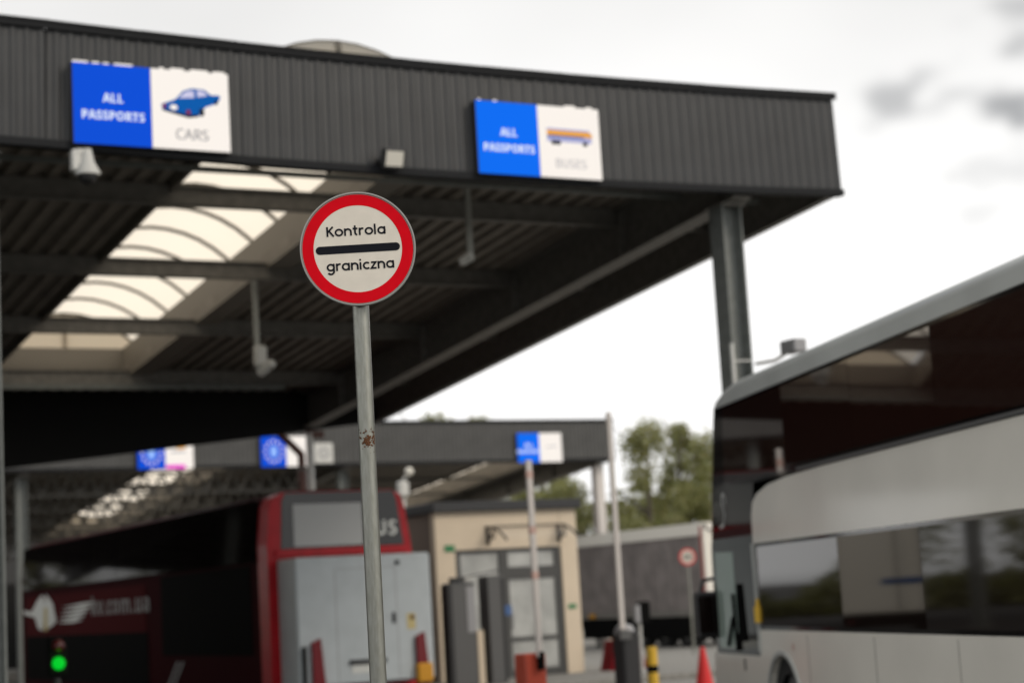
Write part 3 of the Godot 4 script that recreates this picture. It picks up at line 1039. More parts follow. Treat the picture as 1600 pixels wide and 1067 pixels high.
# ------------------------------------------------------------------ small things on the canopy
func fittings():
	# dome camera under the first sign
	var s := thing("dome_camera", "white dome camera under the cars sign at the canopy edge", "camera", Vector3(5.05, 6.35, -18.5))
	var b := B.new()
	b.bevel_box(Vector3(-0.11, 0.08, -0.04), Vector3(0.1, 0.22, 0.12), 0.012)
	put(s, "bracket", b, M.white_plastic)
	b = B.new()
	b.tube(Vector3(0, 0.2, 0), Vector3(0, 0.06, 0), 0.045, 0.075, 20)
	b.tube(Vector3(0, 0.06, 0), Vector3(0, -0.05, 0), 0.075, 0.135, 20)
	b.tube(Vector3(0, -0.05, 0), Vector3(0, -0.075, 0), 0.135, 0.12, 20)
	b.bar(Vector3(-0.11, 0.17, 0), Vector3(0, 0.17, 0), 0.05, 0.05)
	put(s, "housing", b, M.white_plastic)
	b = B.new()
	b.ball(Vector3(0, -0.08, 0), 0.095)
	put(s, "dome", b, M.dark_plastic)
	# flood light
	s = thing("flood_light", "small square flood light on the canopy front left of the buses sign", "flood light", Vector3(8.53, 6.66, -18.5))
	b = B.new()
	b.bevel_box(Vector3.ZERO, Vector3(0.27, 0.24, 0.1), 0.02, Basis(Vector3.RIGHT, 0.35))
	put(s, "housing", b, M.dark_plastic)
	b = B.new()
	b.box(Vector3(0.0, -0.012, 0.052), Vector3(0.21, 0.17, 0.008), Basis(Vector3.RIGHT, 0.35))
	put(s, "lens", b, M.lamp_glass)
	b = B.new()
	b.bar(Vector3(-0.15, -0.02, 0), Vector3(-0.15, -0.02, -0.14), 0.02, 0.05)
	b.bar(Vector3(0.15, -0.02, 0), Vector3(0.15, -0.02, -0.14), 0.02, 0.05)
	b.bar(Vector3(-0.155, -0.02, -0.13), Vector3(0.155, -0.02, -0.13), 0.05, 0.02)
	put(s, "bracket", b, M.dark_plastic)
	# cameras on drop rods
	var rods := [["camera on a grey drop rod under the buses sign", Vector3(10.72, 0, -21.0), 7.04, 6.03, M.rod_grey, -1.0],
		["camera on a grey drop rod left of the round control sign under the roof", Vector3(9.32, 0, -25.25), 6.68, 5.2, M.rod_grey, 1.0]]
	for r in rods:
		s = thing("rod_camera", r[0], "camera", r[1])
		b = B.new()
		b.tube(Vector3(0, r[3], 0), Vector3(0, r[2], 0), 0.042, 0.042, 14)
		put(s, "rod", b, r[4])
		b = B.new()
		b.box(Vector3(0, r[2] - 0.01, 0), Vector3(0.2, 0.02, 0.2))
		put(s, "mount_plate", b, M.steel)
		b = B.new()
		var bs := Basis(Vector3.UP, 0.5) * Basis(Vector3.RIGHT, -0.45)
		if r[5] < 0:
			b.bevel_box(Vector3(-0.09, r[3] + 0.02, 0.06), Vector3(0.09, 0.09, 0.2), 0.012, bs)
			b.bar(Vector3(0, r[3] + 0.04, 0), Vector3(-0.09, r[3] + 0.05, 0.02), 0.03, 0.03)
		else:
			b.bevel_box(Vector3(0.03, r[3] + 0.18, 0.03), Vector3(0.17, 0.3, 0.15), 0.02)
			put(s, "junction_box", b, M.white_plastic)
			b = B.new()
			b.bevel_box(Vector3(0.09, r[3] + 0.0, 0.1), Vector3(0.12, 0.11, 0.3), 0.015, bs)
		put(s, "camera_body", b, M.white_plastic)
	# security camera on the front column
	s = thing("column_camera", "boxy grey camera on a bracket arm on the column, above the white coach roof", "camera", Vector3(13.5, 4.56, -19.03))
	b = B.new()
	b.pipe([Vector3(0.18, -0.12, 0), Vector3(0.45, -0.08, 0.04), Vector3(0.64, 0.02, 0.06)], 0.022)
	put(s, "arm", b, M.steel)
	b = B.new()
	b.bevel_box(Vector3(0.74, 0.1, 0.06), Vector3(0.2, 0.17, 0.32), 0.015)
	put(s, "camera_body", b, M.cabinet_light)
	b = B.new()
	b.tube(Vector3(-0.24, -0.5, 0.1), Vector3(-0.24, 0.12, 0.1), 0.028, 0.028, 12)
	b.bar(Vector3(-0.24, -0.1, 0.1), Vector3(0.0, -0.1, 0.16), 0.02, 0.02)
	put(s, "antenna", b, M.white_plastic)
	# drainpipes at the back
	s = thing("brown_drainpipe", "brown drainpipe with an elbow at the back of the near canopy", "drainpipe", Vector3(12.9, 0, -34.05))
	b = B.new()
	b.pipe([Vector3(0.02, 5.9, 0), Vector3(0.02, 5.18, 0), Vector3(0.5, 4.72, 0), Vector3(0.5, 0.1, 0)], 0.075, 12)
	put(s, "pipe", b, M.pipe_brown)
	for y in [4.4, 2.4]:
		b = B.new()
		b.tube(Vector3(0.5, y, 0), Vector3(0.5, y + 0.06, 0), 0.085, 0.085, 14)
		put(s, "pipe_clip", b, M.steel)
	s = thing("white_post", "white post beside the brown drainpipe behind the red coach", "post", Vector3(13.62, 0, -34.15))
	b = B.new()
	b.tube(Vector3(0, 0, 0), Vector3(0, 5.15, 0), 0.07, 0.07, 14)
	put(s, "tube", b, M.white_plastic)
	b = B.new()
	b.tube(Vector3(0, 5.15, 0), Vector3(0, 5.2, 0), 0.09, 0.09, 14)
	b.bar(Vector3(0, 5.12, 0), Vector3(0.3, 5.12, 0), 0.1, 0.14)
	put(s, "bracket", b, M.pipe_brown)


# ------------------------------------------------------------------ vehicles
func wheel(parent: Node3D, at: Vector3, r: float, w: float, side: float):
	var b := B.new()
	var n := 28
	var prof := [[r * 0.6, -w / 2], [r * 0.95, -w / 2], [r, -w * 0.38], [r, w * 0.38], [r * 0.95, w / 2], [r * 0.6, w / 2]]
	for i in n:
		var c0 := Vector3(0, cos(TAU * i / n), sin(TAU * i / n))
		var c1 := Vector3(0, cos(TAU * (i + 1) / n), sin(TAU * (i + 1) / n))
		for k in prof.size() - 1:
			var p = prof[k]
			var q = prof[k + 1]
			b.out4([c0 * p[0] + Vector3(p[1], 0, 0), c1 * p[0] + Vector3(p[1], 0, 0), c1 * q[0] + Vector3(q[1], 0, 0), c0 * q[0] + Vector3(q[1], 0, 0)], c0 * absf(q[1] - p[1]) * 0.7 + Vector3(signf(p[1] + q[1]) * absf(p[0] - q[0]), 0, 0))
	var t := put(parent, "wheel", b, M.tyre, at)
	b = B.new()
	b.tube(Vector3(-w * 0.3, 0, 0), Vector3(w * 0.3, 0, 0), r * 0.62, r * 0.62, 24)
	b.tube(Vector3(side * w * 0.3, 0, 0), Vector3(side * w * 0.46, 0, 0), r * 0.22, r * 0.18, 16)
	put(t, "rim", b, M.rim)


func zy(pts: Array) -> Array:   # [distance forward, height] to outline points [z, y]
	var out := []
	for p in pts: out.append(Vector2(-p[0], p[1]))
	return out


func white_coach():
	# the visible left side is the plane x = 0, forward is -z
	var s := thing("double_deck_coach", "white double deck coach with dark glass filling the right edge", "coach", Vector3(11.074, 0, -15.61), -deg_to_rad(18.606))
	var W := 2.52
	var back := -10.6
	# roof
	var b := B.new()
	b.shell(zy([[1.42, 3.612], [1.24, 3.72], [0.93, 3.79], [0.4, 3.835], [-1.5, 3.83], [back, 3.82], [back, 3.612]]), [true, true, true, true, true, true, false], -0.004, W, 0.09, 6)
	put(s, "roof", b, M.coach_silver)
	# upper glass band with the front window
	b = B.new()
	b.shell(zy([[1.74, 2.72], [1.44, 3.61], [back, 3.61], [back, 2.72]]), [true, false, true, false], 0.0, W, 0.15)
	var band := put(s, "upper_glass_band", b, M.black_glass)
	var cuts := [1.05, -1.15, -3.08, -4.97, -6.9, -8.8, -10.5]
	for i in cuts.size() - 1:
		b = B.new()
		var a: float = cuts[i] - 0.004
		var c: float = cuts[i + 1] + 0.004
		if i > 0:
			b.pane(-0.007, -a, -c, 2.80, 3.575, Vector3(-1, 0.05, 0.050), Vector3(-1, 0.05, 0.036))
		else:
			b.prism(PackedVector2Array([Vector2(-a, 2.76), Vector2(-c, 2.76), Vector2(-c, 3.58), Vector2(-a + 0.1, 3.58)]), -0.008, 0.004, Transform3D(Basis(Vector3(0, 0, 1), Vector3(0, 1, 0), Vector3(1, 0, 0)), Vector3.ZERO))
		put(band, "pane", b, M.upper_glass)
	# white panel between the decks, rounded at its upper front corner
	b = B.new()
	b.shell(zy([[0.15, 2.10], [0.13, 2.40], [0.06, 2.52], [-0.12, 2.60], [-0.5, 2.665], [-1.1, 2.70], [-2.2, 2.72], [back, 2.74], [back, 2.10]]), [false, false, false, false, false, false, false, true, false], -0.008, W + 0.004, 0.05)
	put(s, "middle_panel", b, M.coach_white)
	b = B.new()
	b.bar(Vector3(-0.012, 2.745, 1.5), Vector3(-0.012, 2.765, -back), 0.02, 0.03)
	put(s, "window_trim", b, M.cabinet_grey)
	# dark front section
	b = B.new()
	b.shell(zy([[0.10, 0.96], [1.985, 0.96], [1.97, 1.40], [1.93, 2.09], [1.74, 2.72], [0.0, 2.72], [0.10, 2.4]]), [false, true, true, true, false, false, false], 0.0, W, 0.15)
	var front := put(s, "front_glass", b, M.black_glass)
	b = B.new()
	b.prism(PackedVector2Array([Vector2(-1.68, 1.02), Vector2(-0.95, 1.02), Vector2(-0.95, 2.04), Vector2(-1.66, 2.06)]), -0.006, 0.01, Transform3D(Basis(Vector3(0, 0, 1), Vector3(0, 1, 0), Vector3(1, 0, 0)), Vector3.ZERO))
	put(front, "driver_window", b, M.green_glass)
	b = B.new()
	b.prism(PackedVector2Array([Vector2(-1.7, 2.2), Vector2(-0.12, 2.2), Vector2(-0.12, 2.29), Vector2(-1.68, 2.29)]), -0.006, 0.01, Transform3D(Basis(Vector3(0, 0, 1), Vector3(0, 1, 0), Vector3(1, 0, 0)), Vector3.ZERO))
	put(front, "red_stripe", b, M.stripe_red)
	b = B.new()
	var sw := []
	for p in arc2(0, 0.12, 0.07, -40, 200): sw.append(p)
	sw += [Vector2(0.02, -0.02), Vector2(-0.06, -0.14), Vector2(-0.2, -0.16)]
	b.ribbon(sw, 0.035, 0)
	var em := put(front, "emblem", b, M.print_white, Vector3(-0.006, 2.48, -1.15))
	em.rotation.y = -PI / 2
	b = B.new()
	b.bar(Vector3(-0.01, 1.0, -0.12), Vector3(-0.01, 2.1, -0.14), 0.02, 0.045, Vector3(1, 0, 0))
	put(front, "door_post", b, M.coach_silver)
	b = B.new()
	for e in [[0.72, 1.1, 0.78, 1.7], [0.95, 1.0, 1.0, 1.6], [1.3, 1.05, 1.05, 1.35]]:
		b.bar(Vector3(-0.012, e[1], -e[0]), Vector3(-0.012, e[3], -e[2]), 0.03, 0.05, Vector3(1, 0, 0))
	put(front, "wiper", b, M.seal)
	# lower glass
	b = B.new()
	b.shell(zy([[0.10, 1.23], [0.15, 2.10], [back, 2.10], [back, 1.23]]), [false, false, true, false], 0.0, W, 0.1)
	var low := put(s, "lower_glass_band", b, M.black_glass)
	cuts = [0.06, -2.45, -4.4, -6.4, -8.4, -10.5]
	for i in cuts.size() - 1:
		b = B.new()
		var a: float = cuts[i] - 0.004
		var c: float = cuts[i + 1] + 0.004
		b.pane(-0.007, -a, -c, 1.265, 2.065, Vector3(-1, 0, 0.048), Vector3(-1, 0, 0.034))
		put(low, "pane", b, M.tinted_glass)
	# lower body with the wheel arches
	var out := [[2.0, 0.28], [1.995, 0.62], [1.98, 0.96], [0.16, 0.96], [0.10, 1.225], [back, 1.225], [back, 0.28]]
	var fl := [true, true, false, false, false, true, true]
	for c in [-7.4, -0.56]:
		out.append([c - 0.53, 0.28]); fl.append(true)
		for i in 15:
			var a := PI - PI * i / 14.0
			out.append([c + 0.53 * cos(a), 0.46 + 0.53 * sin(a)]); fl.append(true)
		out.append([c + 0.53, 0.28]); fl.append(true)
	b = B.new()
	var o := zy(out)
	b.shell(o, fl, -0.008, W + 0.004, 0.03, 3)
	var body := put(s, "lower_body", b, M.coach_white)
	for c in [-7.4, -0.56]:
		b = B.new()
		for i in 14:
			var a := PI * i / 14.0
			var a2 := PI * (i + 1) / 14.0
			b.bar(Vector3(-0.012, 0.46 + 0.55 * sin(a), -(c + 0.55 * cos(a))), Vector3(-0.012, 0.46 + 0.55 * sin(a2), -(c + 0.55 * cos(a2))), 0.045, 0.02, Vector3(1, 0, 0))
		put(body, "arch_trim", b, M.coach_silver)
		b = B.new()
		b.box(Vector3(0.9, 0.62, -c), Vector3(0.9, 0.8, 1.0))
		put(body, "arch_liner", b, M.seal)
		wheel(s, Vector3(0.2, 0.5, -c), 0.5, 0.3, -1)
		wheel(s, Vector3(W - 0.2, 0.5, -c), 0.5, 0.3, 1)
	for z in [1.4, 3.2, 5.0]:
		b = B.new()
		b.box(Vector3(-0.0085, 0.74, z), Vector3(0.003, 0.9, 0.005))
		put(body, "hatch_joint", b, M.seal)
	b = B.new()
	b.box(Vector3(-0.009, 0.86, -0.75), Vector3(0.004, 0.12, 0.05))
	put(body, "handle", b, M.seal)
	b = B.new()
	b.disc(Vector3.ZERO, 0.035, 0, 0, 16)
	var ml := put(body, "marker_light", b, M.arm_red, Vector3(-0.011, 1.07, 0.95))
	ml.rotation.y = -PI / 2
	# outside mirror ahead of the front corner
	b = B.new()
	b.bevel_box(Vector3(-0.05, 1.38, -2.06), Vector3(0.25, 0.52, 0.12), 0.03, Basis(Vector3.UP, 0.15))
	b.pipe([Vector3(0.2, 1.8, -1.9), Vector3(-0.05, 1.76, -2.06), Vector3(-0.1, 1.6, -2.06)], 0.022)
	var mi := put(s, "mirror", b, M.dark_plastic)
	b = B.new()
	b.box(Vector3(-0.056, 1.38, -1.998), Vector3(0.18, 0.4, 0.006), Basis(Vector3.UP, 0.15))
	put(mi, "mirror_glass", b, M.tinted_glass)
	b = B.new()
	b.tube(Vector3(-0.012, 1.3, -0.12), Vector3(-0.012, 1.46, -0.12), 0.045, 0.045, 12)
	b.tube(Vector3(-0.012, 1.46, -0.12), Vector3(-0.012, 1.54, -0.12), 0.03, 0.018, 12)
	put(front, "extinguisher", b, M.yellow_paint)


func red_coach():
	var s := thing("red_coach", "red coach with a white luggage box on its back, standing under the canopies", "coach", Vector3(10.37, 0, -28.0))
	var L := 16.8
	var W := 2.53
	# body: cross section with tumblehome, carried along the length
	var sec := PackedVector2Array([Vector2(0, 0.3), Vector2(W, 0.3), Vector2(W, 2.55), Vector2(W - 0.02, 2.75), Vector2(W - 0.11, 3.35), Vector2(W - 0.17, 3.5), Vector2(W - 0.32, 3.58), Vector2(0.3, 3.58), Vector2(0.14, 3.5), Vector2(0.06, 3.35), Vector2(0.0, 2.75)])
	var b := B.new()
	b.prism(sec, -L, -0.45)
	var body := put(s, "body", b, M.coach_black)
	b = B.new()
	b.prism(sec, -0.45, 0)
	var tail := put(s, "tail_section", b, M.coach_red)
	# back window
	b = B.new()
	b.prism(PackedVector2Array([Vector2(0.23, 2.67), Vector2(W - 0.14, 2.67), Vector2(W - 0.25, 3.44), Vector2(W - 0.3, 3.565), Vector2(0.33, 3.565), Vector2(0.27, 3.44)]), 0.0, 0.012)
	var win := put(s, "rear_window", b, M.black_glass)
	b = B.new()
	b.prism(PackedVector2Array([Vector2(0.46, 2.70), Vector2(1.66, 2.70), Vector2(1.66, 3.38), Vector2(0.46, 3.38)]), 0.012, 0.02)
	put(win, "grey_poster", b, M.poster_grey)
	words(win, "lettering", "TUS", 0.24, Vector3(1.98, 2.95, 0.016), M.print_white, 700)
	b = B.new()
	b.box(Vector3(1.735, 3.02, 0.016), Vector3(0.05, 0.62, 0.006))
	put(win, "white_strip", b, M.print_white)
	# tail
	b = B.new()
	b.bevel_box(Vector3(W / 2 + 0.02, 2.6, 0.02), Vector3(W - 0.2, 0.12, 0.05), 0.015)
	put(tail, "rear_trim", b, M.coach_red)
	b = B.new()
	b.box(Vector3(W / 2, 3.595, -1.6), Vector3(1.5, 0.06, 2.6))
	put(s, "roof_unit", b, M.coach_black)
	# left side: upper windows, printed panels, lower windows
	var glass := B.new()
	glass.bar(Vector3(0.012, 3.0, -0.5), Vector3(0.012, 3.0, -L + 0.2), 0.04, 0.98, Vector3(0.06, 1, 0))
	var sg := put(s, "side_glass", glass, M.side_glass)
	for i in 8:
		b = B.new()
		b.bar(Vector3(-0.008, 2.98, -0.6 - i * 2.0), Vector3(-0.008, 2.98, -2.55 - i * 2.0), 0.012, 0.86, Vector3(0.06, 1, 0))
		put(sg, "pane", b, M.side_glass)
	b = B.new()
	b.box(Vector3(-0.004, 1.73, -3.25), Vector3(0.012, 1.44, 4.9))
	put(body, "black_panel", b, M.seal)
	b = B.new()
	b.box(Vector3(-0.004, 0.95, -11.5), Vector3(0.012, 1.0, 9.8))
	put(body, "lower_black_panel", b, M.seal)
	b = B.new()
	b.box(Vector3(-0.006, 1.9, -11.5), Vector3(0.006, 0.9, 9.6))
	put(body, "dark_red_panel", b, M.dark_red)
	var web := words(body, "lettering", "kv.com.ua", 0.36, Vector3(-0.014, 2.0, -8.5), M.print_grey, 700, -PI / 2)
	web.scale.x = 1.7
	# white winged figure printed near the front
	b = B.new()
	var fig := [[Vector2(-3.0, 0.4), Vector2(-2.2, 0.34), Vector2(-1.6, 0.6), Vector2(-1.1, 0.72), Vector2(-0.95, 0.5), Vector2(-0.8, 0.73), Vector2(-0.2, 0.5), Vector2(0.1, 0.1), Vector2(-0.3, 0.0), Vector2(-0.9, -0.08), Vector2(-1.0, 0.12), Vector2(-1.2, -0.1), Vector2(-1.6, -0.04), Vector2(-1.9, 0.22), Vector2(-2.9, 0.3)]]
	for i in 5:
		var y := 0.06 + 0.085 * i
		fig.append([Vector2(0.15 + 0.12 * i, y), Vector2(1.2 + 0.3 * i, y + 0.05), Vector2(2.0 + 0.3 * i, y + 0.06), Vector2(2.35 + 0.25 * i, y + 0.03), Vector2(1.5 + 0.2 * i, y - 0.02)])
	for p in fig: b.flat(PackedVector2Array(p), 0.0)
	var g := put(body, "printed_figure", b, M.print_white, Vector3(-0.016, 1.66, -13.6))
	g.rotation.y = -PI / 2
	b = B.new()
	b.flat(PackedVector2Array([Vector2(-1.05, -0.1), Vector2(-0.7, -0.1), Vector2(-0.68, 0.42), Vector2(-1.0, 0.42)]), 0.003)
	g = put(body, "printed_strip", b, M.sticker_paper, Vector3(-0.016, 1.66, -13.6))
	g.rotation.y = -PI / 2
	for e in [[0.45, 0.9], [0.35, 1.2]]:
		b = B.new()
		b.flat(PackedVector2Array([Vector2(0, 0), Vector2(0.16, 0), Vector2(0.9, 0.55), Vector2(0.74, 0.55)]), 0.0)
		var st := put(body, "printed_stripe", b, M.print_grey, Vector3(-0.014, 0.35, -4.4 - e[1]))
		st.rotation.y = -PI / 2
	for z in [-3.2, -4.5, -13.6]:
		wheel(s, Vector3(0.17, 0.5, z), 0.5, 0.32, -1)
		wheel(s, Vector3(W - 0.17, 0.5, z), 0.5, 0.32, 1)
	# luggage box on the back
	b = B.new()
	b.bevel_box(Vector3(1.62, 1.5, 0.42), Vector3(2.32, 2.0, 0.8), 0.03)
	var box := put(s, "luggage_box", b, M.box_white, Vector3(-0.32, 0, 0))
	b = B.new()
	for x in [1.12, 2.16]:
		b.box(Vector3(x, 1.42, 0.8215), Vector3(0.012, 1.7, 0.003))
	b.box(Vector3(1.64, 2.3, 0.8215), Vector3(1.05, 0.01, 0.003))
	put(box, "door_joint", b, M.cabinet_light)
	b = B.new()
	b.bevel_box(Vector3(2.1, 1.49, 0.835), Vector3(0.05, 0.17, 0.03), 0.008)
	put(box, "handle", b, M.dark_plastic)
	b = B.new()
	b.ball(Vector3(2.2, 2.36, 0.83), 0.04)
	put(box, "lamp", b, M.dark_plastic)
	b = B.new()
	b.box(Vector3(2.4, 1.42, 0.822), Vector3(0.15, 0.25, 0.004))
	put(box, "sticker", b, M.sticker_paper)
	b = B.new()
	b.box(Vector3(2.42, 1.48, 0.8255), Vector3(0.06, 0.07, 0.004))
	put(box, "sticker_mark", b, M.dark_red)
	b = B.new()
	b.box(Vector3(1.62, 0.84, 0.84), Vector3(0.62, 0.07, 0.05))
	put(box, "plate_lamp", b, M.dark_plastic)
	b = B.new()
	b.box(Vector3(1.62, 0.73, 0.825), Vector3(0.56, 0.13, 0.01))
	put(box, "number_plate", b, M.print_white)
	# slanted tail lamps
	for e in [[0.72, 0.07], [2.5, 0.06]]:
		b = B.new()
		b.prism(PackedVector2Array([Vector2(e[0] - 0.09, 0.4), Vector2(e[0] + 0.12, 0.4), Vector2(e[0] + 0.05, 1.24), Vector2(e[0] - 0.09, 1.18)]), 0.82, 0.90)
		put(s, "tail_lamp", b, M.tail_red, Vector3(-0.28, 0, 0))
		b = B.new()
		b.prism(PackedVector2Array([Vector2(e[0] - 0.24, 0.4), Vector2(e[0] - 0.19, 0.4), Vector2(e[0] - 0.19, 1.13), Vector2(e[0] - 0.24, 1.12)]), 0.82, 0.88)
		if e[0] < 1: put(s, "lamp_edge", b, M.seal, Vector3(-0.28, 0, 0))
	b = B.new()
	b.bevel_box(Vector3(2.52, 0.6, 0.88), Vector3(0.26, 0.3, 0.14), 0.02)
	put(s, "amber_lamp", b, M.amber, Vector3(-0.28, 0, 0))


func trailer():
	var s := thing("trailer", "long grey tarpaulin trailer with a pale roof, parked behind the barrier", "trailer", Vector3(29.1, 0, -43.7))
	s.scale = Vector3.ONE * 0.91
	var b := B.new()
	b.box(Vector3(1.25, 2.38, -4.2), Vector3(2.48, 2.5, 8.3))
	put(s, "tarpaulin", b, M.tarp)
	for i in 7:
		b = B.new()
		b.box(Vector3(0.0, 2.3, -0.5 - i * 1.25), Vector3(0.03, 2.3, 0.06))
		put(s, "strap", b, M.tarp)
	b = B.new()
	b.box(Vector3(1.25, 3.72, -4.2), Vector3(2.54, 0.2, 8.4))
	b.box(Vector3(-0.01, 3.53, -4.2), Vector3(0.06, 0.2, 8.4))
	put(s, "roof", b, M.trailer_white)
	b = B.new()
	for x in [0.04, 2.46]: b.box(Vector3(x, 2.4, 0.06), Vector3(0.14, 2.75, 0.2))
	b.box(Vector3(1.25, 3.7, 0.06), Vector3(2.5, 0.2, 0.2))
	put(s, "rear_frame", b, M.trailer_white)
	b = B.new()
	b.box(Vector3(-0.05, 2.4, 0.02), Vector3(0.03, 2.6, 0.08))
	put(s, "red_edge", b, M.trailer_red)
	b = B.new()
	b.box(Vector3(1.25, 2.3, 0.0), Vector3(2.3, 2.5, 0.06))
	put(s, "rear_door", b, M.trailer_white)
	b = B.new()
	b.box(Vector3(0.05, 1.06, -4.2), Vector3(0.1, 0.18, 8.3))
	put(s, "side_rail", b, M.steel)
	b = B.new()
	b.box(Vector3(1.25, 0.86, -4.2), Vector3(2.2, 0.28, 8.2))
	put(s, "chassis", b, M.seal)
	for z in [-1.4, -2.7, -4.0]:
		wheel(s, Vector3(0.25, 0.5, z), 0.5, 0.34, -1)
		wheel(s, Vector3(2.25, 0.5, z), 0.5, 0.34, 1)
	for x in [0.3, 2.2]:
		b = B.new()
		b.box(Vector3(x, 0.5, -7.2), Vector3(0.12, 0.9, 0.12))
		b.box(Vector3(x, 0.03, -7.2), Vector3(0.26, 0.05, 0.3))
		put(s, "landing_leg", b, M.steel)
	b = B.new()
	b.box(Vector3(-0.03, 0.62, -3.9), Vector3(0.04, 0.62, 7.4))
	put(s, "side_skirt", b, M.seal)
	for z in [-6.9, -8.2]:
		b = B.new()
		b.box(Vector3(-0.06, 1.07, z), Vector3(0.06, 0.13, 0.32))
		put(s, "amber_lamp", b, M.amber)


func box_truck():
	var s := thing("box_truck", "white box truck waiting in the lane left of the red coach", "truck", Vector3(4.9, 0, -43.5))
	var b := B.new()
	b.bevel_box(Vector3(1.1, 1.9, -2.4), Vector3(2.2, 2.3, 4.6), 0.03)
	var body := put(s, "cargo_box", b, M.trailer_white)
	for x in [0.55, 1.65]:
		b = B.new()
		b.bevel_box(Vector3(x, 1.9, -0.085), Vector3(1.02, 2.16, 0.03), 0.01)
		var dr := put(body, "rear_door", b, M.trailer_white)
		b = B.new()
		b.tube(Vector3(x + (0.35 if x < 1 else -0.35), 0.86, -0.05), Vector3(x + (0.35 if x < 1 else -0.35), 2.94, -0.05), 0.015, 0.015, 8)
		put(dr, "lock_bar", b, M.steel)
		b = B.new()
		b.box(Vector3(x + (-0.3 if x < 1 else 0.3), 0.6, -0.05), Vector3(0.3, 0.12, 0.05))
		put(s, "tail_lamp", b, M.tail_red)
	b = B.new()
	b.box(Vector3(1.1, 1.55, -0.066), Vector3(0.9, 0.16, 0.004))
	put(body, "blue_print", b, M.info_blue)
	b = B.new()
	b.box(Vector3(2.206, 1.7, -2.2), Vector3(0.008, 0.25, 1.3))
	put(body, "blue_print", b, M.info_blue)
	b = B.new()
	b.box(Vector3(1.1, 0.6, -3.2), Vector3(1.9, 0.25, 6.4))
	put(s, "chassis", b, M.seal)
	b = B.new()
	b.shell([Vector2(-6.9, 0.5), Vector2(-4.8, 0.5), Vector2(-4.8, 2.4), Vector2(-5.9, 2.4), Vector2(-6.5, 1.6), Vector2(-6.9, 1.4)], [true, true, true, true, true, true], 0.1, 2.1, 0.08)
	var cab := put(s, "cab", b, M.trailer_white)
	for x in [0.095, 2.105]:
		b = B.new()
		b.box(Vector3(x, 1.9, -5.5), Vector3(0.02, 0.55, 0.9))
		put(cab, "window", b, M.tinted_glass)
	for z in [-1.2, -5.9]:
		wheel(s, Vector3(0.25, 0.42, z), 0.42, 0.26, -1)
		wheel(s, Vector3(1.95, 0.42, z), 0.42, 0.26, 1)


func control_hall():
	var s := thing("control_hall", "dark clad control hall along the left side of the lanes", "building", Vector3(-3.0, 0, -20.5))
	var b := B.new()
	b.box(Vector3(-4.0, 3.3, -17.0), Vector3(8.0, 6.6, 34.0))
	put(s, "wall", b, M.hall_wall)
	b = B.new()
	b.box(Vector3(-4.0, 6.7, -17.0), Vector3(8.3, 0.2, 34.3))
	put(s, "roof", b, M.roof_edge)
	for i in 9:
		b = B.new()
		b.box(Vector3(0.0, 1.7, -2.2 - 3.4 * i), Vector3(0.05, 1.2, 1.8))
		var f := put(s, "window", b, M.door_frame)
		b = B.new()
		b.box(Vector3(0.03, 1.7, -2.2 - 3.4 * i), Vector3(0.02, 1.06, 1.66))
		put(f, "pane", b, M.tinted_glass)


func far_shed():
	var s := thing("storage_shed", "dark storage shed closing the lanes beyond the red coach", "building", Vector3(11.5, 0, -76))
	var b := B.new()
	b.box(Vector3(6.5, 3.2, -3), Vector3(17, 6.4, 6))
	put(s, "wall", b, M.hall_wall)
	b = B.new()
	b.box(Vector3(6.5, 6.5, -3), Vector3(17.4, 0.2, 6.4))
	put(s, "roof", b, M.roof_edge)
	for i in 3:
		b = B.new()
		b.box(Vector3(2.2 + 4.2 * i, 1.7, 0.02), Vector3(3.2, 3.4, 0.06))
		put(s, "door", b, M.dark_panel)


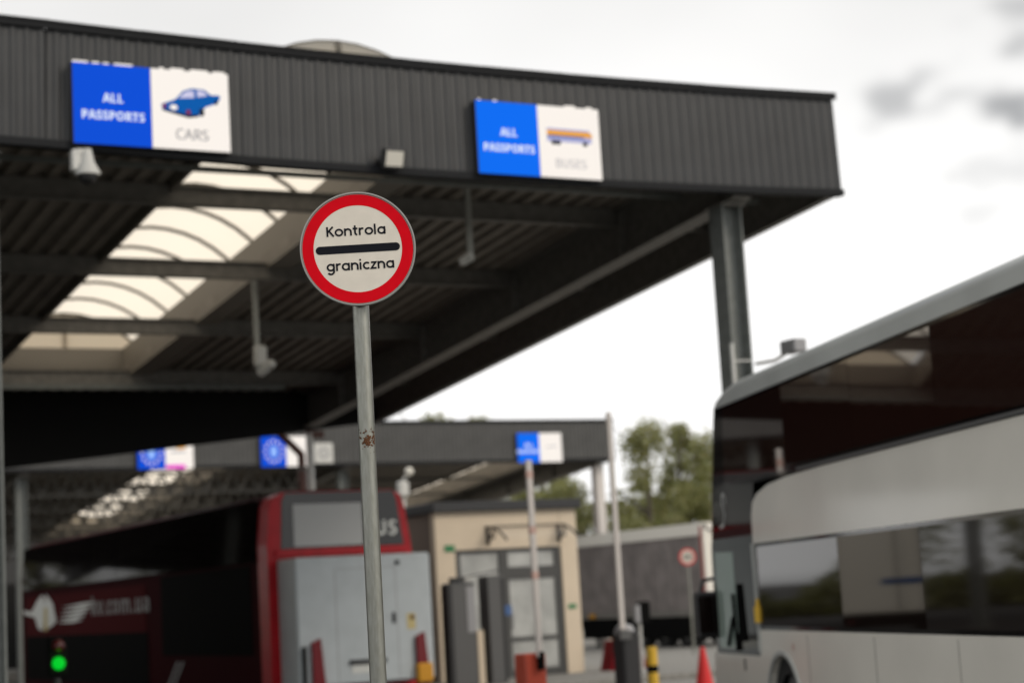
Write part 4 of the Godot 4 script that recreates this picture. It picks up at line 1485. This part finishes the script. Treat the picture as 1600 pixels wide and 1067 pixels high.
# ------------------------------------------------------------------ booth and kerbside
func booth():
	var s := thing("control_booth", "beige control booth with a dark flat roof and glazed grey doors", "booth", Vector3(15.72, 0.12, -33.0))
	var W := 3.2
	var H := 3.32
	var D := 3.6
	var b := B.new()
	b.box(Vector3(0.21, H / 2, -0.1), Vector3(0.42, H, 0.2))
	b.box(Vector3(W - 0.19, H / 2, -0.1), Vector3(0.38, H, 0.2))
	b.box(Vector3(W / 2 + 0.015, (2.56 + H) / 2, -0.1), Vector3(W - 0.81, H - 2.56, 0.2))
	b.box(Vector3(W - 0.1, H / 2, -D / 2 - 0.1), Vector3(0.2, H, D - 0.2))
	b.box(Vector3(W / 2, H / 2, -D + 0.1), Vector3(W - 0.41, H, 0.2))
	put(s, "wall", b, M.render_beige)
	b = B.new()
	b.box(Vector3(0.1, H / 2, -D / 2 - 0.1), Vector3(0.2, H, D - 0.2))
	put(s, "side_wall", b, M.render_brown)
	b = B.new()
	b.bevel_box(Vector3(W / 2, H + 0.09, -D / 2 + 0.02), Vector3(W + 0.16, 0.2, D + 0.24), 0.015)
	put(s, "roof", b, M.roof_edge)
	# door set
	var x0 := 0.43
	var x1 := 2.81
	b = B.new()
	for x in [x0 + 0.04, 1.5, x1 - 0.07]: b.box(Vector3(x, 1.28, -0.08), Vector3(0.14 if x != 1.5 else 0.2, 2.54, 0.1))
	b.box(Vector3((x0 + x1) / 2, 2.52, -0.08), Vector3(x1 - x0 - 0.02, 0.07, 0.096))
	b.box(Vector3((1.5 + x1) / 2, 2.06, -0.08), Vector3(x1 - 1.5, 0.24, 0.094))
	b.box(Vector3((x0 + 1.5) / 2, 0.75, -0.08), Vector3(1.5 - x0, 0.09, 0.094))
	b.box(Vector3((1.5 + x1) / 2, 0.75, -0.08), Vector3(x1 - 1.5, 0.08, 0.092))
	b.box(Vector3((x0 + x1) / 2, 0.08, -0.08), Vector3(x1 - x0 - 0.02, 0.16, 0.09))
	put(s, "door_frame", b, M.door_frame)
	for e in [[x0 + 0.11, 1.4, 0.8, 2.48], [1.6, x1 - 0.14, 2.18, 2.48], [1.6, x1 - 0.14, 0.79, 1.94], [1.6, x1 - 0.14, 0.16, 0.71], [x0 + 0.11, 1.4, 0.16, 0.7]]:
		b = B.new()
		b.box(Vector3((e[0] + e[1]) / 2, (e[2] + e[3]) / 2, -0.08), Vector3(e[1] - e[0], e[3] - e[2], 0.02))
		put(s, "pane", b, M.frosted)
	b = B.new()
	b.bar(Vector3(1.63, 0.95, -0.01), Vector3(1.63, 1.25, -0.01), 0.03, 0.03)
	put(s, "door_handle", b, M.cabinet_light)
	b = B.new()
	b.box(Vector3(1.52, 1.33, -0.022), Vector3(0.2, 0.2, 0.012))
	put(s, "blue_notice", b, M.info_blue)
	b = B.new()
	b.box(Vector3(0.3, 2.6, 0.008), Vector3(0.22, 0.13, 0.016))
	put(s, "green_plate", b, M.exit_green)
	b = B.new()
	b.box(Vector3(3.0, 1.33, 0.008), Vector3(0.18, 0.09, 0.016))
	put(s, "green_plate", b, M.exit_green)
	b = B.new()
	b.bevel_box(Vector3(0.34, 1.96, 0.02), Vector3(0.09, 0.13, 0.05), 0.01)
	put(s, "bell_box", b, M.white_plastic)
	# awning on two scrolled iron brackets
	b = B.new()
	for i in 6:
		var a0 := i / 6.0
		var a1 := (i + 1) / 6.0
		b.quad(Vector3(1.12, 3.0 - 0.28 * a0 * a0, 0.03 + 0.75 * a0), Vector3(1.12, 3.0 - 0.28 * a1 * a1, 0.03 + 0.75 * a1), Vector3(2.9, 3.0 - 0.28 * a1 * a1, 0.03 + 0.75 * a1), Vector3(2.9, 3.0 - 0.28 * a0 * a0, 0.03 + 0.75 * a0))
	var aw := put(s, "awning_sheet", b, M.clear_sheet)
	b = B.new()
	b.bar(Vector3(1.1, 3.0, 0.025), Vector3(2.92, 3.0, 0.025), 0.03, 0.02)
	put(aw, "awning_edge", b, M.iron)
	for x in [1.16, 2.78]:
		b = B.new()
		b.bar(Vector3(x, 2.64, 0.025), Vector3(x, 3.0, 0.025), 0.06, 0.05, Vector3(0, 0, 1))
		var pts := []
		for i in 8:
			var a := i / 7.0
			pts.append(Vector3(x + 0.02, 2.985 - 0.28 * a * a, 0.03 + 0.75 * a))
		b.pipe(pts, 0.024)
		pts = []
		for i in 9:
			var a := deg_to_rad(i * 40.0)
			pts.append(Vector3(x, 2.82 + 0.1 * cos(a) * (1 - i * 0.06), 0.22 + 0.1 * sin(a) * (1 - i * 0.06)))
		b.pipe(pts, 0.016, 6)
		b.pipe([Vector3(x, 2.66, 0.03), Vector3(x, 2.8, 0.14), Vector3(x, 2.95, 0.3)], 0.02, 6)
		put(aw, "awning_bracket", b, M.iron)


func kerbside():
	# passport kiosks in front of the booth
	var cab := [[15.13, 0.5, 1.9, M.cabinet_grey, "dark grey kiosk cabinet, left of the two by the booth doors"], [15.83, 0.34, 2.0, M.cabinet_grey, "taller grey kiosk cabinet, right of the two by the booth doors"]]
	for i in 2:
		var e = cab[i]
		var s := thing("kiosk_cabinet", e[4], "kiosk", Vector3(e[0], 0.125, -31.2 + 0.12 * i), 0, "kiosks by the booth")
		var b := B.new()
		b.bevel_box(Vector3(e[1] / 2, e[2] / 2, -0.2), Vector3(e[1], e[2], 0.4), 0.02)
		put(s, "cabinet", b, e[3])
		b = B.new()
		if i == 0:
			b.box(Vector3(e[1] - 0.1, e[2] - 0.5, 0.005), Vector3(0.17, 0.85, 0.012))
			put(s, "screen", b, M.cabinet_light)
			b = B.new()
			b.box(Vector3(-0.03, e[2] / 2 - 0.02, -0.15), Vector3(0.07, e[2] - 0.04, 0.3))
			put(s, "side_board", b, M.dark_plastic)
			b = B.new()
			b.bevel_box(Vector3(0.14, e[2] + 0.05, -0.1), Vector3(0.2, 0.1, 0.14), 0.015)
			put(s, "camera_head", b, M.dark_plastic)
			b = B.new()
			b.bevel_box(Vector3(0.4, e[2] + 0.06, -0.12), Vector3(0.16, 0.14, 0.16), 0.015)
			put(s, "lamp_box", b, M.white_plastic)
			b = B.new()
			b.box(Vector3(e[1] + 0.07, 0.5, -0.1), Vector3(0.13, 1.0, 0.2))
			put(s, "stand", b, M.render_beige)
		else:
			b.box(Vector3(e[1] - 0.02, e[2] / 2, 0.008), Vector3(0.05, e[2] - 0.1, 0.015))
			put(s, "edge_strip", b, M.dark_plastic)
			b = B.new()
			b.bar(Vector3(-0.55, e[2] - 0.02, 0), Vector3(0.3, e[2] + 0.1, 0), 0.03, 0.03)
			put(s, "cross_bar", b, M.cabinet_grey)
	# barriers with raised arms
	var s := thing("barrier", "raised white barrier arm on an orange housing in front of the booth", "barrier", Vector3(10.82, 0, -20.2), 0, "barriers with raised arms")
	var b := B.new()
	b.bevel_box(Vector3(0, 0.51, 0), Vector3(0.29, 1.0, 0.3), 0.02)
	put(s, "housing", b, M.housing_orange)
	b = B.new()
	b.bevel_box(Vector3(0.045, 0.92, 0.19), Vector3(0.075, 0.22, 0.09), 0.01)
	put(s, "arm_clamp", b, M.seal)
	b = B.new()
	b.bevel_box(Vector3(0.03, 2.16, 0.2), Vector3(0.075, 2.4, 0.05), 0.008)
	var arm := put(s, "arm", b, M.arm_white)
	for y in [1.95, 2.5, 3.18]:
		b = B.new()
		b.box(Vector3(0.03, y, 0.2), Vector3(0.08, 0.09, 0.055))
		put(arm, "red_band", b, M.arm_red)
	s = thing("barrier", "tall raised barrier arm on a dark grey housing right of the booth", "barrier", Vector3(15.2, 0, -25.16), 0, "barriers with raised arms")
	b = B.new()
	b.bevel_box(Vector3(0, 0.54, 0), Vector3(0.31, 1.06, 0.34), 0.03)
	put(s, "housing", b, M.housing_dark)
	b = B.new()
	b.ball(Vector3(-0.01, 1.07, 0), 0.165, 8, 18, 0.75)
	put(s, "dome_cap", b, M.cabinet_light)
	b = B.new()
	b.bevel_box(Vector3(-0.17, 2.8, 0.2), Vector3(0.09, 3.4, 0.05), 0.01)
	arm = put(s, "arm", b, M.arm_white)
	b = B.new()
	b.box(Vector3(-0.13, 1.02, 0.19), Vector3(0.2, 0.14, 0.08))
	put(arm, "arm_clamp", b, M.cabinet_grey)
	# bollard
	s = thing("bollard", "yellow and black bollard right of the dark barrier housing", "bollard", Vector3(14.5, 0, -23.3))
	b = B.new()
	b.tube(Vector3(0, 0, 0), Vector3(0, 0.85, 0), 0.08, 0.08, 20)
	b.tube(Vector3(0, 0.85, 0), Vector3(0, 0.87, 0), 0.08, 0.065, 20)
	put(s, "post", b, M.yellow_paint)
	b = B.new()
	b.tube(Vector3(0, 0.5, 0), Vector3(0, 0.6, 0), 0.083, 0.083, 20)
	b.tube(Vector3(0, 0.15, 0), Vector3(0, 0.25, 0), 0.083, 0.083, 20)
	put(s, "black_bands", b, M.seal)
	# cone
	s = thing("traffic_cone", "red traffic cone on the road beside the white coach", "traffic cone", Vector3(17.4, 0, -26.35))
	b = B.new()
	b.tube(Vector3(0, 0.05, 0), Vector3(0, 0.69, 0), 0.15, 0.04, 24)
	put(s, "cone", b, M.cone_red)
	b = B.new()
	b.bevel_box(Vector3(0, 0.027, 0), Vector3(0.4, 0.05, 0.4), 0.012)
	put(s, "foot", b, M.cone_red)
	# second control sign far behind
	control_sign("control_sign", "small distant round red and white control sign in front of the grey trailer", Vector3(24.36, 0, -37.24), 2.41, 0.21, atan2(-24.36, 37.24), false)
	# card reader post
	s = thing("reader_post", "dark card reader on a thin white post right of the tall barrier", "card reader", Vector3(19.22, 0.12, -31.2))
	b = B.new()
	b.tube(Vector3(-0.03, 0, 0), Vector3(-0.03, 1.0, 0), 0.03, 0.03, 12)
	put(s, "post", b, M.white_plastic)
	b = B.new()
	b.bevel_box(Vector3(0.07, 1.14, 0), Vector3(0.24, 0.42, 0.16), 0.02)
	put(s, "reader", b, M.seal)
	b = B.new()
	b.box(Vector3(-0.1, 1.12, 0.03), Vector3(0.1, 0.34, 0.1))
	put(s, "side_plate", b, M.cabinet_light)
	# red barrier block behind the tall barrier
	s = thing("plastic_barrier", "dark red plastic road barrier behind the dark barrier housing", "road barrier", Vector3(19.62, 0.12, -32.6))
	b = B.new()
	b.prism(PackedVector2Array([Vector2(-0.46, 0), Vector2(0.46, 0), Vector2(0.42, 0.12), Vector2(0.26, 0.5), Vector2(0.26, 0.6), Vector2(-0.3, 0.6), Vector2(-0.42, 0.12)]), -0.2, 0.2)
	put(s, "block", b, M.container_red)
	b = B.new()
	b.tube(Vector3(-0.2, 0.6, 0), Vector3(-0.2, 0.64, 0), 0.06, 0.06, 14)
	put(s, "filler_cap", b, M.amber)
	# camera post behind the coach
	s = thing("camera_post", "pale camera post rising behind the red coach's right corner", "camera post", Vector3(17.5, 0.12, -38.4))
	b = B.new()
	b.tube(Vector3.ZERO, Vector3(0, 4.25, 0), 0.09, 0.09, 14)
	put(s, "post", b, M.white_plastic)
	b = B.new()
	b.bevel_box(Vector3(-0.02, 4.15, 0.14), Vector3(0.24, 0.34, 0.2), 0.03)
	put(s, "camera_body", b, M.white_plastic)
	b = B.new()
	b.ball(Vector3(0.2, 4.55, 0.05), 0.1)
	put(s, "lamp_globe", b, M.lamp_glass)
	b = B.new()
	b.pipe([Vector3(0, 4.24, 0), Vector3(0.08, 4.42, 0.02), Vector3(0.2, 4.46, 0.05)], 0.02)
	put(s, "lamp_arm", b, M.white_plastic)
	# traffic signal
	s = thing("traffic_signal", "traffic signal showing green at the lower left", "traffic signal", Vector3(6.0, 0, -24.0))
	b = B.new()
	b.tube(Vector3(0, 0, -0.06), Vector3(0, 1.0, -0.06), 0.04, 0.04, 12)
	put(s, "post", b, M.dark_plastic)
	b = B.new()
	b.bevel_box(Vector3(0, 1.3, -0.05), Vector3(0.24, 0.5, 0.14), 0.02)
	put(s, "housing", b, M.seal)
	for e in [[1.42, M.signal_red_off, "red_lamp"], [1.2, M.signal_green, "green_lamp"]]:
		b = B.new()
		b.ball(Vector3(0, e[0], 0.02), 0.085, 8, 16)
		var lamp := put(s, e[2], b, e[1])
		if e[2] == "green_lamp":
			var li := OmniLight3D.new()
			li.name = "green_light"
			li.light_color = Color(0.1, 1.0, 0.2)
			li.light_energy = 0.03
			li.light_size = 0.08
			li.omni_range = 10
			li.omni_attenuation = 2.0
			li.shadow_enabled = true
			li.position = Vector3(0, 1.2, 0.12)
			s.add_child(li)


# ------------------------------------------------------------------ trees and the far side
func crown_mesh(seed_: int, r: float, h: float, leaves: int, size: float) -> ArrayMesh:
	rng.seed = seed_
	var st := SurfaceTool.new()
	st.begin(Mesh.PRIMITIVE_TRIANGLES)
	var clumps := []
	for i in 64:
		var t := pow(rng.randf(), 1.25)
		var a := rng.randf() * TAU
		var d := r * (0.15 + 0.75 * sqrt(rng.randf())) * (1.05 - 0.85 * t)
		clumps.append([Vector3(cos(a) * d, t * h, sin(a) * d), r * rng.randf_range(0.13, 0.34), rng.randf_range(0.75, 1.12)])
	for i in leaves:
		var c = clumps[rng.randi() % clumps.size()]
		var dir := Vector3(rng.randfn(), rng.randfn(), rng.randfn()).normalized()
		var p: Vector3 = c[0] + dir * c[1] * pow(rng.randf(), 0.45)
		var n := (dir + Vector3(rng.randfn(), rng.randfn(), rng.randfn()) * 0.6).normalized()
		var u := n.cross(Vector3(rng.randfn(), rng.randfn(), rng.randfn())).normalized() * size * rng.randf_range(0.6, 1.2)
		var v := n.cross(u) * 0.6
		var tone: float = c[2] * rng.randf_range(0.75, 1.2)
		var col := Color(tone * rng.randf_range(0.9, 1.15), tone, tone * 0.9)
		for q in [p - u, p + v, p + u, p - u, p + u, p - v]:
			st.set_normal(n)
			st.set_color(col)
			st.add_vertex(q)
	return st.commit()


func trunk_mesh(seed_: int, h: float, r: float, spread: float) -> ArrayMesh:
	rng.seed = seed_
	var b := B.new()
	b.tube(Vector3.ZERO, Vector3(0.1, h * 0.55, 0), r, r * 0.7, 10)
	b.tube(Vector3(0.1, h * 0.55, 0), Vector3(0.0, h * 0.95, 0.1), r * 0.7, r * 0.15, 8)
	for i in 9:
		var y := h * rng.randf_range(0.3, 0.8)
		var a := rng.randf() * TAU
		b.tube(Vector3(0.05, y, 0), Vector3(cos(a) * spread, y + h * rng.randf_range(0.1, 0.25), sin(a) * spread), r * 0.4, r * 0.08, 6)
	return b.done()


func trees():
	var protos := []
	for i in 3:
		var h: float = [10.5, 9.0, 11.5][i]
		var r: float = [3.4, 3.6, 2.8][i]
		protos.append([crown_mesh(100 + i, r, h * 0.78, 8500, 0.125), trunk_mesh(200 + i, h, 0.2, r * 0.7), h])
	var spots := [[49.0, -86, 1, 0.86, "low yellowish tree just right of the far canopy"], [52.2, -83, 0, 1.0, "tall tree left of the middle of the gap beside the white coach"], [55.5, -85, 2, 0.94, "slim tree in the gap behind the trailer, beside the white coach"],
		[57.4, -82, 0, 1.0, "green tree partly behind the front edge of the white coach"], [47.0, -96, 2, 0.98, "tall thin tree behind the far canopy with its top showing"], [43.6, -91, 2, 1.05, "tree top sprouting above the far canopy's middle"], [54.0, -98, 1, 1.2, "pale tree further behind the trailer"], [61.5, -92, 1, 1.2, "broad tree hidden mostly by the white coach"], [45.6, -89.5, 2, 1.02, "thin tree top showing over the left half of the far canopy's roof edge"], [50.5, -90, 0, 0.75, "low tree filling the gap right of the far canopy's white column"], [56.5, -90, 1, 0.8, "low tree between the taller ones behind the trailer"]]
	# trees that show only mirrored in the coach windows
	for x in [-22.0, -14.0, -6.0, 1.0]:
		spots.append([x, -82.0 - absf(x) * 0.4, int(absf(x)) % 3, 1.0, "tree beyond the lanes mirrored in the coach's lower windows"])
	var i := 0
	for p in spots:
		var pr = protos[p[2]]
		var t := thing("tree", p[4], "tree", Vector3(p[0], 0, p[1]), i * 1.7, "trees beyond the crossing")
		t.scale = Vector3.ONE * p[3]
		put(t, "trunk", pr[1], M.bark)
		put(t, "crown", pr[0], M.leaf_green, Vector3(0, pr[2] * 0.17, 0))
		i += 1
	# undergrowth below the trees
	rng.seed = 9
	var st := SurfaceTool.new()
	st.begin(Mesh.PRIMITIVE_TRIANGLES)
	for k in 20000:
		var x := rng.randf_range(-30, 75)
		var hh := 2.0 + 0.9 * sin(x * 0.7) + 0.6 * sin(x * 1.9) + (4.6 + 0.7 * sin(x * 3.1)) * smoothstep(40.0, 47.0, x)
		var p := Vector3(x, rng.randf() * hh, -88 + rng.randfn() * 1.6)
		var n := Vector3(rng.randfn(), rng.randfn(), rng.randfn()).normalized()
		var u := n.cross(Vector3(rng.randfn(), rng.randfn(), rng.randfn())).normalized() * rng.randf_range(0.15, 0.32)
		var v := n.cross(u) * 0.6
		var tone := rng.randf_range(0.5, 1.0)
		for q in [p - u, p + v, p + u, p - u, p + u, p - v]:
			st.set_normal(n)
			st.set_color(Color(tone, tone, tone * 0.9))
			st.add_vertex(q)
	var o := put(self, "undergrowth", st.commit(), M.leaf_green)
	tag(o, "green undergrowth below the distant trees", "undergrowth", "", "stuff")


func _ready():
	materials()
	sky_light()
	ground()
	canopies()
	white_coach()
	red_coach()
	booth()
	trailer()
	box_truck()
	control_hall()
	far_shed()
	lane_signs()
	main_sign()
	kerbside()
	fittings()
	trees()
